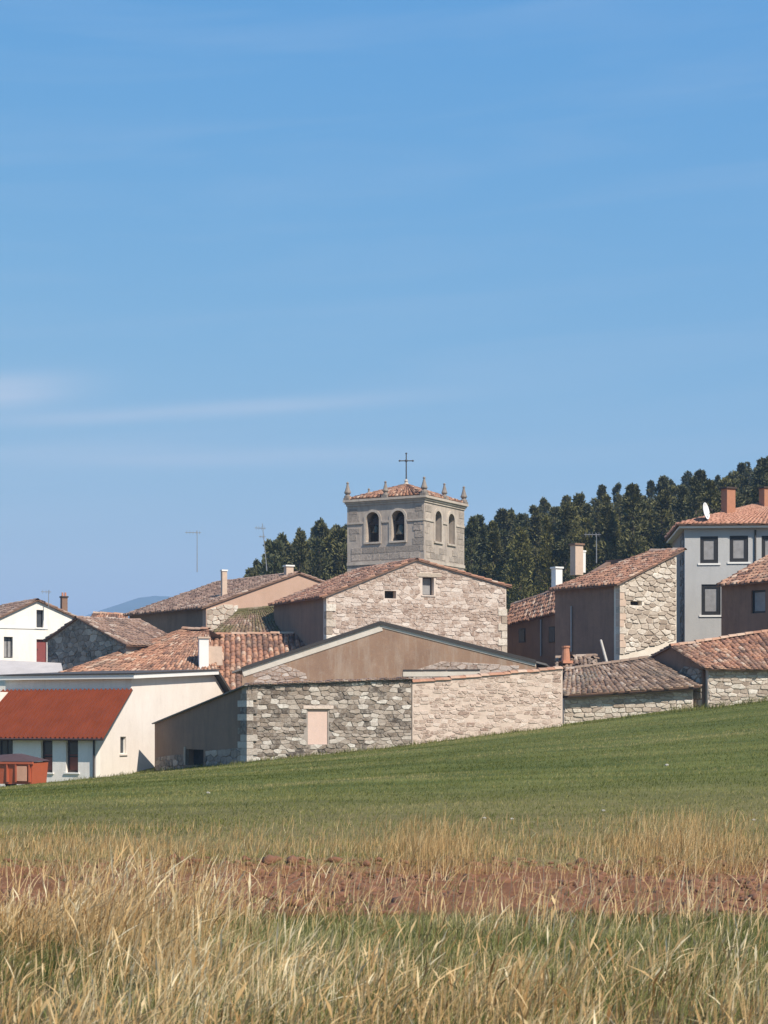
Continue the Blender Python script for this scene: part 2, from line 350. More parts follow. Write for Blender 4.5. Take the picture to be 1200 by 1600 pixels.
def clip(poly, nx, ny, c):
    """keep nx*x+ny*y <= c"""
    out = []; m = len(poly)
    for i in range(m):
        a, b = poly[i], poly[(i + 1) % m]; da = nx * a[0] + ny * a[1] - c; db = nx * b[0] + ny * b[1] - c
        if da <= 0: out.append(a)
        if (da < 0 < db) or (db < 0 < da):
            t = da / (da - db); out.append((a[0] + (b[0] - a[0]) * t, a[1] + (b[1] - a[1]) * t))
    return out
def stones(parent, pl, poly, mat, size=(0.5, 0.28), gap=0.03, holes=(), jit=0.36, proud=(0.02, 0.06), seed=1, drop=0.0, quoin=None, limit=300):
    """rubble facing: every stone is its own mesh, cut from jittered courses"""
    rd = random.Random(seed); poly = list(poly)
    if area2(poly) < 0: poly.reverse()
    xs = [q[0] for q in poly]; ys = [q[1] for q in poly]; sw, sh = size
    pts = []; y = min(ys) - sh * .5; row = 0
    while y < max(ys) + sh:
        h = sh * rd.choice((.7, .85, 1.0, 1.2, 1.5)); x = min(xs) - sw * rd.uniform(.2, 1.2)
        while x < max(xs) + sw:
            w = sw * rd.choice((.4, .55, .7, .9, 1.0, 1.3, 1.7)); pts.append(((x + w / 2 + rd.uniform(-.1, .1) * sw) / sw, (y + h / 2 + rd.uniform(-jit, jit) * sh) / sh)); x += w
        y += h; row += 1
    made = []; n = len(poly)
    for i, p in enumerate(pts):
        cell = [(p[0] - 2, p[1] - 2), (p[0] + 2, p[1] - 2), (p[0] + 2, p[1] + 2), (p[0] - 2, p[1] + 2)]
        for j, q in enumerate(pts):
            if i == j: continue
            dx, dy = q[0] - p[0], q[1] - p[1]
            if abs(dx) > 3 or abs(dy) > 3: continue
            cell = clip(cell, dx, dy, (q[0] ** 2 + q[1] ** 2 - p[0] ** 2 - p[1] ** 2) / 2)
            if len(cell) < 3: break
        if len(cell) < 3: continue
        cell = [(a * sw, b * sh) for a, b in cell]
        for k in range(n):
            a, b = poly[k], poly[(k + 1) % n]; nx, ny = b[1] - a[1], a[0] - b[0]
            cell = clip(cell, nx, ny, nx * a[0] + ny * a[1])
            if len(cell) < 3: break
        if len(cell) < 3 or abs(area2(cell)) / 2 < sw * sh * .12: continue
        cx = sum(a for a, b in cell) / len(cell); cy = sum(b for a, b in cell) / len(cell); bad = False
        for h in holes:
            hx0, hx1 = min(a for a, b in h), max(a for a, b in h); hy0, hy1 = min(b for a, b in h), max(b for a, b in h)
            if hx0 < cx < hx1 and hy0 < cy < hy1: bad = True; break
            o = [hx0 - cx, cx - hx1, hy0 - cy, cy - hy1]; k = o.index(max(o))
            cell = [lambda c: clip(c, 1, 0, hx0), lambda c: clip(c, -1, 0, -hx1), lambda c: clip(c, 0, 1, hy0), lambda c: clip(c, 0, -1, -hy1)][k](cell)
            if len(cell) < 3: bad = True; break
        if bad or rd.random() < drop: continue
        made.append(cell)
    made.sort(key=lambda c: -abs(area2(c)))
    rest = MB()
    for idx, cell in enumerate(made):
        cx = sum(a for a, b in cell) / len(cell); cy = sum(b for a, b in cell) / len(cell)
        rings = []; pr = rd.uniform(*proud); m = len(cell)
        # cut the corners so that the outline is rounded, then inset by the joint
        rc = []
        for k in range(m):
            a, b, c = cell[k - 1], cell[k], cell[(k + 1) % m]; t = rd.uniform(.07, .22)
            rc.append((b[0] + (a[0] - b[0]) * t, b[1] + (a[1] - b[1]) * t)); rc.append((b[0] + (c[0] - b[0]) * t, b[1] + (c[1] - b[1]) * t))
        g = gap * rd.uniform(.6, 1.4)
        def ins(q, e):
            dx, dy = q[0] - cx, q[1] - cy; l = math.hypot(dx, dy) + 1e-6; s_ = max(.45, 1 - e / l); return (cx + dx * s_, cy + dy * s_)
        r0 = [ins(q, g * .5) for q in rc]; r1 = [ins(q, g * .5 + pr * .45) for q in rc]; k = len(rc)
        tx, ty = rd.uniform(-.04, .04), rd.uniform(-.05, .03)
        v = [pl.p(a, b, -.03) for a, b in r0] + [pl.p(a, b, pr * .6) for a, b in r0] + [pl.p(a, b, pr + (a - cx) * tx + (b - cy) * ty) for a, b in r1]
        f = [(i, (i + 1) % k, k + (i + 1) % k, k + i) for i in range(k)] + [(k + i, k + (i + 1) % k, 2 * k + (i + 1) % k, 2 * k + i) for i in range(k)] + [tuple(range(2 * k, 3 * k))]
        if idx < limit: mobj('stone', v, f, mat, parent)
        else: rest.add(v, f)
    if rest.v: tag(rest.build('small_stones', mat, parent), kind='stuff')

def slab(parent, A, B, C, D, th, mat, name='roof'):
    """roof board: bottom face A B C D (eave left, eave right, ridge right, ridge left), thickness upwards"""
    n = ((B - A).cross(D - A)).normalized()
    if n.z < 0: n = -n
    e = n * .004; v = [A + e, B + e, C + e, D + e] + [q + n * th for q in (A, B, C, D)]
    f = [(3, 2, 1, 0), (4, 5, 6, 7), (0, 1, 5, 4), (1, 2, 6, 5), (2, 3, 7, 6), (3, 0, 4, 7)]
    return mobj(name, v, f, mat, parent), n
def tiled_roof(parent, A, B, C, D, mat, tw=0.23, tl=0.40, th=0.07, jit=0.018, seed=1, name='roof', ridge=True, sag=0.0):
    rd = np.random.default_rng(seed)
    n = ((B - A).cross(D - A)).normalized(); n2_ = ((C - B).cross(A - C)).normalized()
    if n.z < 0: n = -n
    G = 8; bv, bf = [], []
    for top in (0.004, th):
        for j in range(G + 1):
            for i in range(G + 1):
                s_, t_ = i / G, j / G
                bv.append((A * (1 - s_) + B * s_) * (1 - t_) + (D * (1 - s_) + C * s_) * t_ + n * top - Vector((0, 0, sag * math.sin(math.pi * s_) * (.4 + .6 * t_))))
    g_ = G + 1; k_ = g_ * g_
    for j in range(G):
        for i in range(G):
            q_ = (j * g_ + i, j * g_ + i + 1, (j + 1) * g_ + i + 1, (j + 1) * g_ + i); bf.append(tuple(reversed(q_))); bf.append(tuple(x_ + k_ for x_ in q_))
    ring = [i for i in range(g_)] + [j * g_ + G for j in range(1, g_)] + [G * g_ + i for i in range(G - 1, -1, -1)] + [j * g_ for j in range(G - 1, 0, -1)]
    for i in range(len(ring)):
        a_, b_ = ring[i], ring[(i + 1) % len(ring)]; bf.append((a_, b_, b_ + k_, a_ + k_))
    bed = mobj(name, bv, bf, MATS['tile_bed'], parent)
    A, B, C, D = [np.array(q + n * th) for q in (A, B, C, D)]; n = np.array(n)
    wid = max(np.linalg.norm(B - A), np.linalg.norm(C - D)); ln = max(np.linalg.norm(D - A), np.linalg.norm(C - B))
    nc = max(2, int(wid / tw)); nr = max(2, int(ln / tl))
    I, J = np.meshgrid(np.arange(nc), np.arange(nr)); I = I.ravel(); J = J.ravel(); T = len(I)
    colj = rd.normal(0, .10, nc)[I]; colt = rd.normal(0, .08, nc)[I]
    s = (I + .5 + rd.normal(0, .07, T)) / nc; t0 = (J + colj + rd.normal(0, .05, T)) / nr; t1 = t0 + 1.18 / nr
    t0 = np.maximum(t0, -.3 / nr); t1 = np.minimum(t1, 1.0)
    def at(s, t):
        s = s[:, None]; t = t[:, None]
        q = (A * (1 - s) + B * s) * (1 - t) + (D * (1 - s) + C * s) * t
        return q - np.array([0, 0, 1.0]) * (sag * np.sin(np.pi * np.clip(s, 0, 1)) * (.4 + .6 * t))
    c0, c1 = at(s, t0), at(s, t1)
    e = (B - A) / np.linalg.norm(B - A); wl0 = np.linalg.norm(at(s + .5 / nc, t0) - at(s - .5 / nc, t0), axis=1); wl1 = np.linalg.norm(at(s + .5 / nc, t1) - at(s - .5 / nc, t1), axis=1)
    lift = rd.normal(0, jit * .5, T); V = np.zeros((T, 10, 3)); ang = np.linspace(0, np.pi, 5)
    sk = rd.normal(0, jit, T)
    for k, a in enumerate(ang):
        ca, sa = math.cos(a), math.sin(a)
        V[:, k] = c0 + e * (ca * wl0 * .46 + sk)[:, None] + n * (sa * np.minimum(wl0, .3) * .42 + .03 + lift)[:, None]
        V[:, 5 + k] = c1 + e * (ca * wl1 * .38)[:, None] + n * (sa * np.minimum(wl1, .3) * .32 + lift)[:, None]
    base = (np.arange(T) * 10)[:, None]
    q = np.array([(k, k + 1, k + 6, k + 5) for k in range(4)] + [(0, 4, 3, 1)])   # four strips and the open mouth
    F = (base[:, :, None] + q[None]).reshape(-1, 4)
    q2 = np.array([(1, 3, 2, 2)])
    tint = np.clip(.46 + colt + rd.normal(0, .27, T), 0, 1)
    Vw = V.reshape(-1, 3); org = np.array(ORG[bed])
    o = big_mesh('roof_tiles', Vw - org, F, mat, np.repeat(tint, 10)); o.parent = bed; tag(o, kind='stuff'); ORG[o] = ORG[bed]
    if ridge:
        rl = C - D; m = max(2, int(np.linalg.norm(rl) / .42)); rv, rf, rt = [], [], []
        ev = Vector(rl).normalized(); up = Vector((0, 0, 1)); sd = ev.cross(up).normalized()
        for i in range(m):
            a = Vector(D + rl * i / m); b = Vector(D + rl * (i + 1.12) / m); k = len(rv); ra, rb = .16, .13; dz = random.uniform(-.015, .02)
            for p, r_ in ((a, ra), (b, rb)):
                for g in range(5):
                    t = math.pi * g / 4; rv.append(p + sd * math.cos(t) * r_ + up * (math.sin(t) * r_ * .8 + dz - .02))
            rf += [(k + g, k + g + 1, k + 6 + g, k + 5 + g) for g in range(4)]; rt += [random.uniform(.5, 1)] * 10
        ro = mobj('ridge_tiles', rv, rf, mat, bed, tint=rt); tag(ro, kind='stuff')
    return bed
plain('tile_bed', (0.20, 0.115, 0.08), 0.95, 0, 0.5, 3)

def window(parent, pl, h, depth=0.16, frame=dark_frame, pane=glass_m, bars=(1, 0), fw=0.07, sill=None, pane_depth=None, name='window'):
    """frame set back in an opening; pane sheets as children"""
    u0, z0, u1, z1 = h; m = MB(); n = pl.n
    def bar(a, b, c, d, off, t): m.box(pl.p(a, b, off), pl.u * (c - a), -n * t, Vector((0, 0, d - b)))
    bar(u0 + .004, z0 + .004, u0 + fw, z1 - .004, -depth, .06); bar(u1 - fw, z0 + .004, u1 - .004, z1 - .004, -depth, .06)
    bar(u0 + fw, z0 + .004, u1 - fw, z0 + fw, -depth, .06); bar(u0 + fw, z1 - fw, u1 - fw, z1 - .004, -depth, .06)
    for i in range(bars[0]):
        c = u0 + (u1 - u0) * (i + 1) / (bars[0] + 1); bar(c - fw * .45, z0 + fw, c + fw * .45, z1 - fw, -depth - .004, .05)
    for i in range(bars[1]):
        c = z0 + (z1 - z0) * (i + 1) / (bars[1] + 1); bar(u0 + fw, c - fw * .4, u1 - fw, c + fw * .4, -depth - .008, .05)
    w = m.build(name, frame, parent)
    g = MB(); k = bars[0] + 1
    for i in range(k):
        a = u0 + (u1 - u0) * i / k; b = u0 + (u1 - u0) * (i + 1) / k
        q = MB(); q.box(pl.p(a + .01, z0 + .01, -depth - .035), pl.u * (b - a - .02), -n * .012, Vector((0, 0, z1 - z0 - .02))); q.build('pane', pane, w)
    if sill is not None:
        q = MB(); q.box(pl.p(u0 - .08, z0 - .07, .06), pl.u * (u1 - u0 + .16), -n * .2, Vector((0, 0, .068))); q.build('sill', sill, w)
    return w
def dark_opening(parent, pl, h, depth=0.3, mat=void, name='window'):
    u0, z0, u1, z1 = h
    q = MB(); q.box(pl.p(u0 - .1, z0 - .1, -depth - .1), pl.u * (u1 - u0 + .2), -pl.n * .03, Vector((0, 0, z1 - z0 + .2)))
    return q.build(name, mat, parent)
def pxrect(pl, x0, y0, x1, y1):
    a = pl.uv(x0, y1); b = pl.uv(x1, y0); c = pl.uv((x0 + x1) / 2, (y0 + y1) / 2); zt = pl.uv((x0 + x1) / 2, y0)[1]; zb = pl.uv((x0 + x1) / 2, y1)[1]
    return (a[0], zb, b[0], zt)
def hrect(h): return rect(*h)

def gable_house(name, label, prof, d, deg, L, base, wmat, rmat, side_mat=None, holes=(), side_holes=(), tw=0.23, oh=0.28, vo=0.2, cat='house', seed=1, roof_th=0.07, tiled=True, smat=None, ridge=True, back_drop=0.0, side_drop=0.0):
    """gable front on a plane; prof = wall corner left, apex, wall corner right in photo pixels"""
    pl = Plane.px(prof[0][0], d, deg); P = [pl.uv(*q) for q in prof]; t = .4
    w = P[2][0]; c = pl.side(w / 2, L / 2)
    root = thing(name, label, cat, (c[0], c[1], base))
    poly = [(0, base), (w, base), P[2], P[1], P[0]]
    front = wall(root, pl, poly, wmat, holes, t)
    lp = Plane(pl.side(0, L), pl.th - R(90))
    left = wall(root, lp, rect(0, base, L - t, P[0][1]), side_mat or wmat, side_holes, t)
    rp = Plane(pl.side(w, 0), pl.th + R(90))
    right = wall(root, rp, rect(t, base, L, P[2][1]), wmat, (), t)
    bp = Plane(pl.side(w, L), pl.th + R(180))
    back = wall(root, bp, [(.4, base), (w - .4, base), (w - .4, P[0][1]), (w - P[1][0], P[1][1] - .05), (.4, P[2][1])], wmat, (), t)
    def q(u, z, back): return pl.p(u, z, -back)
    def ext(a, b, e):   # point beyond a on the line b->a
        dx, dz = a[0] - b[0], a[1] - b[1]; l = math.hypot(dx, dz); return (a[0] + dx / l * e, a[1] + dz / l * e)
    eL, eR, ap = ext(P[0], P[1], oh), ext(P[2], P[1], oh), P[1]
    fn = tiled_roof if tiled else (lambda par, A, B, C, D, m, **k: slab(par, A, B, C, D, roof_th, m)[0])
    rl = fn(root, q(*eL, L + .1), q(*eL, -vo), q(*ap, -vo), q(*ap, L + .1), rmat, **(dict(tw=tw, seed=seed, th=roof_th, ridge=ridge) if tiled else {}))
    rr = fn(root, q(*eR, -vo), q(*eR, L + .1), q(*ap, L + .1), q(*ap, -vo), rmat, **(dict(tw=tw, seed=seed + 1, th=roof_th, ridge=False) if tiled else {}))
    return dict(root=root, pl=pl, P=P, poly=poly, front=front, left=left, lp=lp, right=right, rp=rp, roof=rl, roof2=rr, w=w, L=L)

def chimney(parent, c, sx, sy, h, mat, rz=0.3, cap=None, pot=False, name='chimney'):
    m = MB(); m.cbox(c, sx, sy, h, rz); ch = m.build(name, mat, parent)
    c = Vector(c); k = MB(); k.cbox(c + Vector((0, 0, h + .002)), sx * 1.25, sy * 1.25, .09, rz); k.build('cap', cap or mat, ch)
    if pot:
        for i in (-.25, .25): k = MB(); k.tube(c + Vector((i * sx, 0, h + .09)), c + Vector((i * sx, 0, h + .32)), .07, .06); k.build('flue', terracotta, ch)
    return ch
def antenna(base, top, label, arms, mat=alu, rz=0.2, name='television_antenna', group=None):
    o = thing(name, label, 'antenna', base, group); b, t = Vector(base), Vector(top)
    MB().tube(b, t, .03, .02, 6).build('mast', mat, o)
    for z, half, ne in arms:
        p = b.lerp(t, z); e = Vector((math.cos(rz), math.sin(rz), 0)); g = Vector((-e.y, e.x, 0))
        m = MB().tube(p - e * half * 1.5, p + e * half * .5, .018, .018, 6)
        bm_ = m.build('boom', mat, o)
        for i in range(ne):
            c = p - e * half * 1.5 + e * (half * 2 * (i + .5) / ne); l = .16 + .02 * i
            MB().tube(c - g * l, c + g * l, .009, .009, 5).add(*MB().tube(c - Vector((0, 0, .12)), c + Vector((0, 0, .12)), .01, .01, 5).__dict__.values()).build('element', mat, bm_)
    return o

# ------------------------------------------------------------------ terrain
def noise2(x, y, s, seed=0):
    return (np.sin(x * s * 1.7 + seed) * np.cos(y * s * 1.3 - seed * 2.1) + .5 * np.sin(x * s * 3.1 - y * s * 2.3 + seed * 1.7) + .35 * np.sin(x * s * 5.3 + y * s * 4.7 + seed)) / 1.85
LAT = np.random.default_rng(99).uniform(-1, 1, (256, 256))
def vnoise(x, y, f, octs=4):
    out = 0; a = 1.0; x = np.asarray(x, float); y = np.asarray(y, float)
    for o in range(octs):
        u, v = x * f + 17.3 * o, y * f + 41.7 * o; i, j = np.floor(u).astype(int), np.floor(v).astype(int); p, q = u - i, v - j; p = p * p * (3 - 2 * p); q = q * q * (3 - 2 * q)
        g = lambda a_, b_: LAT[a_ % 256, b_ % 256]
        out = out + a * ((g(i, j) * (1 - p) + g(i + 1, j) * p) * (1 - q) + (g(i, j + 1) * (1 - p) + g(i + 1, j + 1) * p) * q); a *= .55; f *= 2.1
    return out
def ground_z(x, y):
    x = np.asarray(x, float); y = np.asarray(y, float)
    xc = np.clip(x, -60, 110)
    t = np.clip((y - 21.6) / 66.0, 0, 1)
    near = np.where(y < 21.6, -.15, -.15 + .15 * np.clip((y - 21.6) / .7, 0, 1))
    mid = t * (.55 + .115 * xc) * np.clip(1.0, 0, 1)
    far = np.clip(y - 88, 0, 215)
    z = near + mid + far * .095 + far * .0006 * xc
    drop = np.clip((y - 330) / 700, 0, 1); drop = drop * drop * (3 - 2 * drop)
    z = z * (1 - drop) - 3.0 * drop
    z = z + noise2(x, y, .35, 1.0) * .045 * np.clip((y - 8) / 20, 0.2, 1) * np.clip((200 - y) / 100, 0, 1)
    return z
def axis(parts):
    a = []
    for lo, hi, st in parts: a += list(np.arange(lo, hi, st))
    return np.array(sorted(set(np.round(a, 4))))
gx = axis([(-9000, -1000, 800), (-1000, -100, 90), (-100, -30, 5), (-30, -7, .5), (-7, 7, .12), (7, 30, .5), (30, 100, 5), (100, 1000, 90), (1000, 9001, 800)])
gy = axis([(-3000, -100, 400), (-100, 0, 10), (0, 15, 1), (15, 24, .08), (24, 95, .6), (95, 320, 5), (320, 1200, 40), (1200, 12001, 900)])
GX, GY = np.meshgrid(gx, gy); GZ = ground_z(GX, GY)
strip = (GY > 17.0) & (GY < 21.9)
GZ = GZ + np.where(strip, (vnoise(GX, GY, 1.4, 5) * .035 + np.abs(vnoise(GX * .5, GY, 3.3, 3)) * .03), 0)
nX, nY = len(gx), len(gy)
idx = np.arange(nX * nY).reshape(nY, nX)
F = np.stack([idx[:-1, :-1], idx[:-1, 1:], idx[1:, 1:], idx[1:, :-1]], -1).reshape(-1, 4)
gm, N, L, B = nmat('field_ground')
tc = N.new('ShaderNodeTexCoord'); sp = N.new('ShaderNodeSeparateXYZ'); L.new(tc.outputs['Object'], sp.inputs[0])
wob = noise(N, L, 1.6, 6, .7); yv = N.new('ShaderNodeMath'); yv.operation = 'MULTIPLY_ADD'
L.new(wob, yv.inputs[0]); yv.inputs[1].default_value = 1.8; L.new(sp.outputs[1], yv.inputs[2])
soil = mixc(N, L, remap(N, L, noise(N, L, 3.5, 6, .7), .3, .7), (0.125, 0.054, 0.028), (0.25, 0.118, 0.06))
soil = mixc(N, L, remap(N, L, noise(N, L, 14, 4), .45, .75, 0, .5), soil, (0.11, 0.05, 0.035))
grass = mixc(N, L, remap(N, L, noise(N, L, .3, 6, .65, stretch=(.35, 1.8, 1)), .38, .62), (0.066, 0.084, 0.022), (0.135, 0.145, 0.042))
grass = mixc(N, L, remap(N, L, noise(N, L, 2.5, 5, .7), .5, .75, 0, .55), grass, (0.12, 0.105, 0.045))
dryg = mixc(N, L, remap(N, L, noise(N, L, 5, 5), .35, .65), (0.15, 0.115, 0.055), (0.25, 0.18, 0.095))
dry_f = remap(N, L, yv.outputs[0], 23.0, 44.0, .85, 0)
grass = mixc(N, L, dry_f, grass, dryg)
verge = mixc(N, L, remap(N, L, noise(N, L, 4, 5), .4, .65), (0.13, 0.10, 0.05), (0.075, 0.06, 0.03))
c1 = mixc(N, L, remap(N, L, yv.outputs[0], 17.6, 18.3), verge, soil)
c2 = mixc(N, L, remap(N, L, yv.outputs[0], 22.6, 23.1), c1, grass)
L.new(c2, B.inputs['Base Color']); B.inputs['Roughness'].default_value = 1.0; B.inputs['Specular IOR Level'].default_value = 0.1
bump(N, L, B, noise(N, L, 9, 6, .7), .6, .08)
ground = big_mesh('field', np.stack([GX, GY, GZ], -1).reshape(-1, 3), F, gm, smooth=True)
tag(ground, kind='structure')
def gz(x, y): return float(ground_z(x, y))

# far blue hill
hm, N, L, B = nmat('hill_woodland')
c = mixc(N, L, remap(N, L, noise(N, L, .004, 5), .4, .6), (0.035, 0.05, 0.03), (0.075, 0.075, 0.05)); L.new(c, B.inputs['Base Color']); B.inputs['Roughness'].default_value = 1
hx = np.linspace(-3200, 2600, 140); hy = np.linspace(3300, 6200, 40)
HX, HY = np.meshgrid(hx, hy)
prof = 206 + 100 * np.exp(-((HX + 505) / 235) ** 2)
cross = np.exp(-((HY - 4400) / 620) ** 2)
HZ = prof * cross * (1 + .05 * noise2(HX, HY, .006, 2)) - 12
hi = np.arange(HX.size).reshape(HX.shape); HF = np.stack([hi[:-1, :-1], hi[:-1, 1:], hi[1:, 1:], hi[1:, :-1]], -1).reshape(-1, 4)
hills = big_mesh('distant_hill', np.stack([HX, HY, HZ], -1).reshape(-1, 3), HF, hm, smooth=True); tag(hills, kind='structure')

# ------------------------------------------------------------------ church tower
def build_tower():
    a = 29.0; d0 = 122.0; N0 = W(663, 0, d0); S = 5.74; base = 3.4
    left = Plane((N0.x - S * math.cos(R(a)), N0.y + S * math.sin(R(a))), R(-a))      # faces left-front
    right = Plane((N0.x, N0.y), R(90 - a))                                            # faces right
    ctr = left.p(S / 2, 0, -S / 2)
    root = thing('church_tower', 'square grey stone bell tower with pinnacles and iron cross above the roofs', 'tower', (ctr.x, ctr.y, base))
    ztop = left.uv(600, 788)[1]; z_ar0, z_ar1 = left.uv(600, 846)[1], left.uv(600, 799)[1]
    def arch(cu, w, z0, z1):
        r = w / 2; pts = [(cu - r, z0), (cu + r, z0)]
        for i in range(11): t = math.pi * i / 10; pts.append((cu + r * math.cos(t), z1 - r + r * math.sin(t)))
        return pts
    t = .62; wL = .98
    la = [arch(S * .335, wL, z_ar0, z_ar1), arch(S * .665, wL, z_ar0, z_ar1)]
    ra = [arch(S * .335, wL * .92, z_ar0, z_ar1 + .05), arch(S * .665, wL * .92, z_ar0, z_ar1 + .05)]
    wa = wall(root, left, rect(0, base, S, ztop), tower_wall, la, t)
    wb = wall(root, right, rect(t, base, S, ztop), tower_wall, ra, t)
    bk = Plane(right.side(S, 0), R(180 - a)); wall(root, bk, rect(t, base, S, ztop), tower_wall, (), t)
    lb = Plane(left.side(0, S), R(-90 - a)); wall(root, lb, rect(t, base, S - t, ztop), tower_wall, (), t)
    # surrounds, string courses, sills, ashlar patches
    for pl, arches, w in ((left, la, wa), (right, ra, wb)):
        lo = .0
        for ar in arches:
            cu = (ar[0][0] + ar[1][0]) / 2; r = (ar[1][0] - ar[0][0]) / 2; m = MB(); o_, i_ = [], []
            pts_i = ar[1:] + [ar[0]]
            outer = [(cu + (u - cu) * (1 + .17 / r), z if z <= ar[0][1] + .01 else z + (.17 if z > z_ar1 - r else 0) * ((z - (z_ar1 - r)) / r if z > z_ar1 - r else 0)) for u, z in pts_i]
            k = len(pts_i); v = [pl.p(u, z, -.05) for u, z in pts_i] + [pl.p(u, z, .045) for u, z in pts_i] + [pl.p(u, z, .045) for u, z in outer] + [pl.p(u, z, -.05) for u, z in outer]
            f = []
            for i in range(k - 1):
                f += [(i, i + 1, k + i + 1, k + i), (k + i, k + i + 1, 2 * k + i + 1, 2 * k + i), (2 * k + i, 2 * k + i + 1, 3 * k + i + 1, 3 * k + i)]
            mobj('arch_surround', v, f, tower_trim, w)
            m = MB(); m.box(pl.p(cu - r - .16, z_ar0 - .12, .09), pl.u * (2 * r + .32), -pl.n * .4, Vector((0, 0, .118))); m.build('sill', tower_trim, w)
        for u0, u1, zz in ((0, arches[0][0][0] - .2, 815), (arches[0][1][0] + .2, arches[1][0][0] - .2, 815), (arches[1][1][0] + .2, S, 815)):
            z = left.uv(600, zz)[1]
            m = MB(); m.box(pl.p(u0, z - .07, .06), pl.u * (u1 - u0), -pl.n * .1, Vector((0, 0, .14))); m.build('string_course', tower_trim, w)
        m = MB(); z = left.uv(600, 879)[1]; m.box(pl.p(-.0, z - .1, .07), pl.u * S, -pl.n * .1, Vector((0, 0, .2))); m.build('string_course', tower_trim, w)
        # ashlar blocks, uneven, dressed in courses; lightly proud of the wall
        rd = random.Random(3 if pl is left else 4); z = z_ar0 - 1.6
        zlist = []
        while z < ztop - .4: h = rd.uniform(.38, .5); zlist.append((z, h)); z += h
        for z, h in zlist:
            u = .02 + rd.uniform(0, .3)
            while u < S - .3:
                wd = min(rd.uniform(.5, .95), S - .02 - u); blk = (u + .012, z + .012, u + wd - .012, z + h - .012); u += wd
                if any(ar[0][0] - .2 < blk[2] and ar[1][0] + .2 > blk[0] and blk[3] > z_ar0 - .15 and blk[1] < z_ar1 + .2 for ar in arches): continue
                if rd.random() < .12 or blk[2] - blk[0] < .2: continue
                pr = rd.uniform(.012, .03); b = .015
                v = [pl.p(p, q_, -.02) for p, q_ in rect(*blk)] + [pl.p(p, q_, pr) for p, q_ in rect(blk[0] + b, blk[1] + b, blk[2] - b, blk[3] - b)]
                mobj('ashlar_block', v, [(0, 1, 5, 4), (1, 2, 6, 5), (2, 3, 7, 6), (3, 0, 4, 7), (4, 5, 6, 7)], STONE_TOWER, w)
    # quoin strip, floor, cornice, roof
    m = MB(); m.cbox((ctr.x, ctr.y, z_ar0 - .6), S - 1.3, S - 1.3, .2, R(-a)); m.build('belfry_floor', void, root)
    m = MB()
    for k, (e, z, h) in enumerate(((.06, ztop + .003, .14), (.13, ztop + .144, .12), (.22, ztop + .265, .15))):
        m.cbox((ctr.x, ctr.y, z), S + 2 * e, S + 2 * e, h, R(-a))
    m.build('cornice', tower_trim, root)
    zr = ztop + .44
    apex = Vector((ctr.x, ctr.y, zr + 1.15)); e = S / 2 - .02
    cs = [ctr + left.u * (sx * e) + left.n * (-sy * e) for sx, sy in ((-1, -1), (1, -1), (1, 1), (-1, 1))]
    cs = [Vector((q.x, q.y, zr)) for q in cs]
    for i in range(4):
        A_, B_ = cs[i], cs[(i + 1) % 4]; eps = (B_ - A_).normalized() * .12
        tiled_roof(root, A_, B_, apex + eps, apex - eps, tile_orange, tw=.26, tl=.42, seed=20 + i, ridge=False, th=.05)
    # pinnacles: corners and the middle of each side
    fin = [(.0, 0), (.17, .0), (.17, .16), (.12, .20), (.10, .26), (.16, .34), (.17, .42), (.12, .60), (.075, .85), (.05, 1.02), (.075, 1.08), (.05, 1.16), (.01, 1.19)]
    e = S / 2 - .02
    spots = [(-1, -1), (1, -1), (1, 1), (-1, 1), (0, -1), (1, 0), (0, 1), (-1, 0)]
    for i, (sx, sy) in enumerate(spots):
        q = ctr + left.u * (sx * e) + left.n * (-sy * e); s_ = 1.0 if i < 4 else .9
        m = MB(); m.cbox((q.x, q.y, zr - .01), .42, .42, .14, R(-a)); m.lathe((q.x, q.y, zr + .12), [(r * s_ * 1.3, z * s_ * .9) for r, z in fin], 8)
        m.build('pinnacle', pinnacle_stone, root)
    # iron cross
    b = apex + Vector((0, 0, -.05)); m = MB()
    m.lathe(b, [(.0, 0), (.2, 0), (.16, .12), (.10, .2), (.13, .28), (.08, .38), (.04, .42)], 10); m.build('cross_base', tower_trim, root)
    m = MB(); H = 1.72; z = b + Vector((0, 0, .4)); cx = Vector((1, 0, 0))
    m.tube(z, z + Vector((0, 0, H)), .045, .035, 8); zc = z + Vector((0, 0, H * .72))
    m.tube(zc - cx * .42, zc + cx * .42, .035, .035, 8)
    for p in (zc - cx * .44, zc + cx * .44, z + Vector((0, 0, H))): m.lathe(p - Vector((0, 0, .07)), [(.0, 0), (.055, .03), (.07, .07), (.055, .11), (.0, .14)], 8)
    m.lathe(zc - Vector((0, 0, .1)), [(.0, 0), (.09, .05), (.1, .1), (.09, .15), (.0, .2)], 8)
    m.build('cross', iron, root)
    # bells hang in the two left-hand openings
    for i, ar in enumerate(la):
        cu = (ar[0][0] + ar[1][0]) / 2; c = left.p(cu + .05, z_ar0, -.42); s_ = (.72, 1.0)[i]
        bell = thing('church_bell', ('smaller dark bronze bell hanging in the left arch of the tower', 'larger bronze bell hanging in the second arch from the left')[i], 'bell', (c.x, c.y, z_ar0 + .42), 'bells in the tower')
        zb = z_ar0 + (.62, .42)[i]
        m = MB(); m.lathe((c.x, c.y, zb), [(.40 * s_, 0), (.41 * s_, .04 * s_), (.35 * s_, .14 * s_), (.28 * s_, .3 * s_), (.25 * s_, .5 * s_), (.22 * s_, .62 * s_), (.1 * s_, .7 * s_), (.05 * s_, .72 * s_)], 16); m.build('bell_body', bronze, bell, smooth=True)
        m = MB(); m.cbox((c.x, c.y, zb + .7 * s_), wL + .1, .2, .22, R(-a)); m.cbox((c.x, c.y, zb + .7 * s_ + .22), .5, .18, .3, R(-a), .6); m.build('yoke', dark_wood, bell)
        m = MB(); m.tube((c.x, c.y, zb - .05), (c.x, c.y, zb + .3), .05, .02); m.build('clapper', iron, bell)
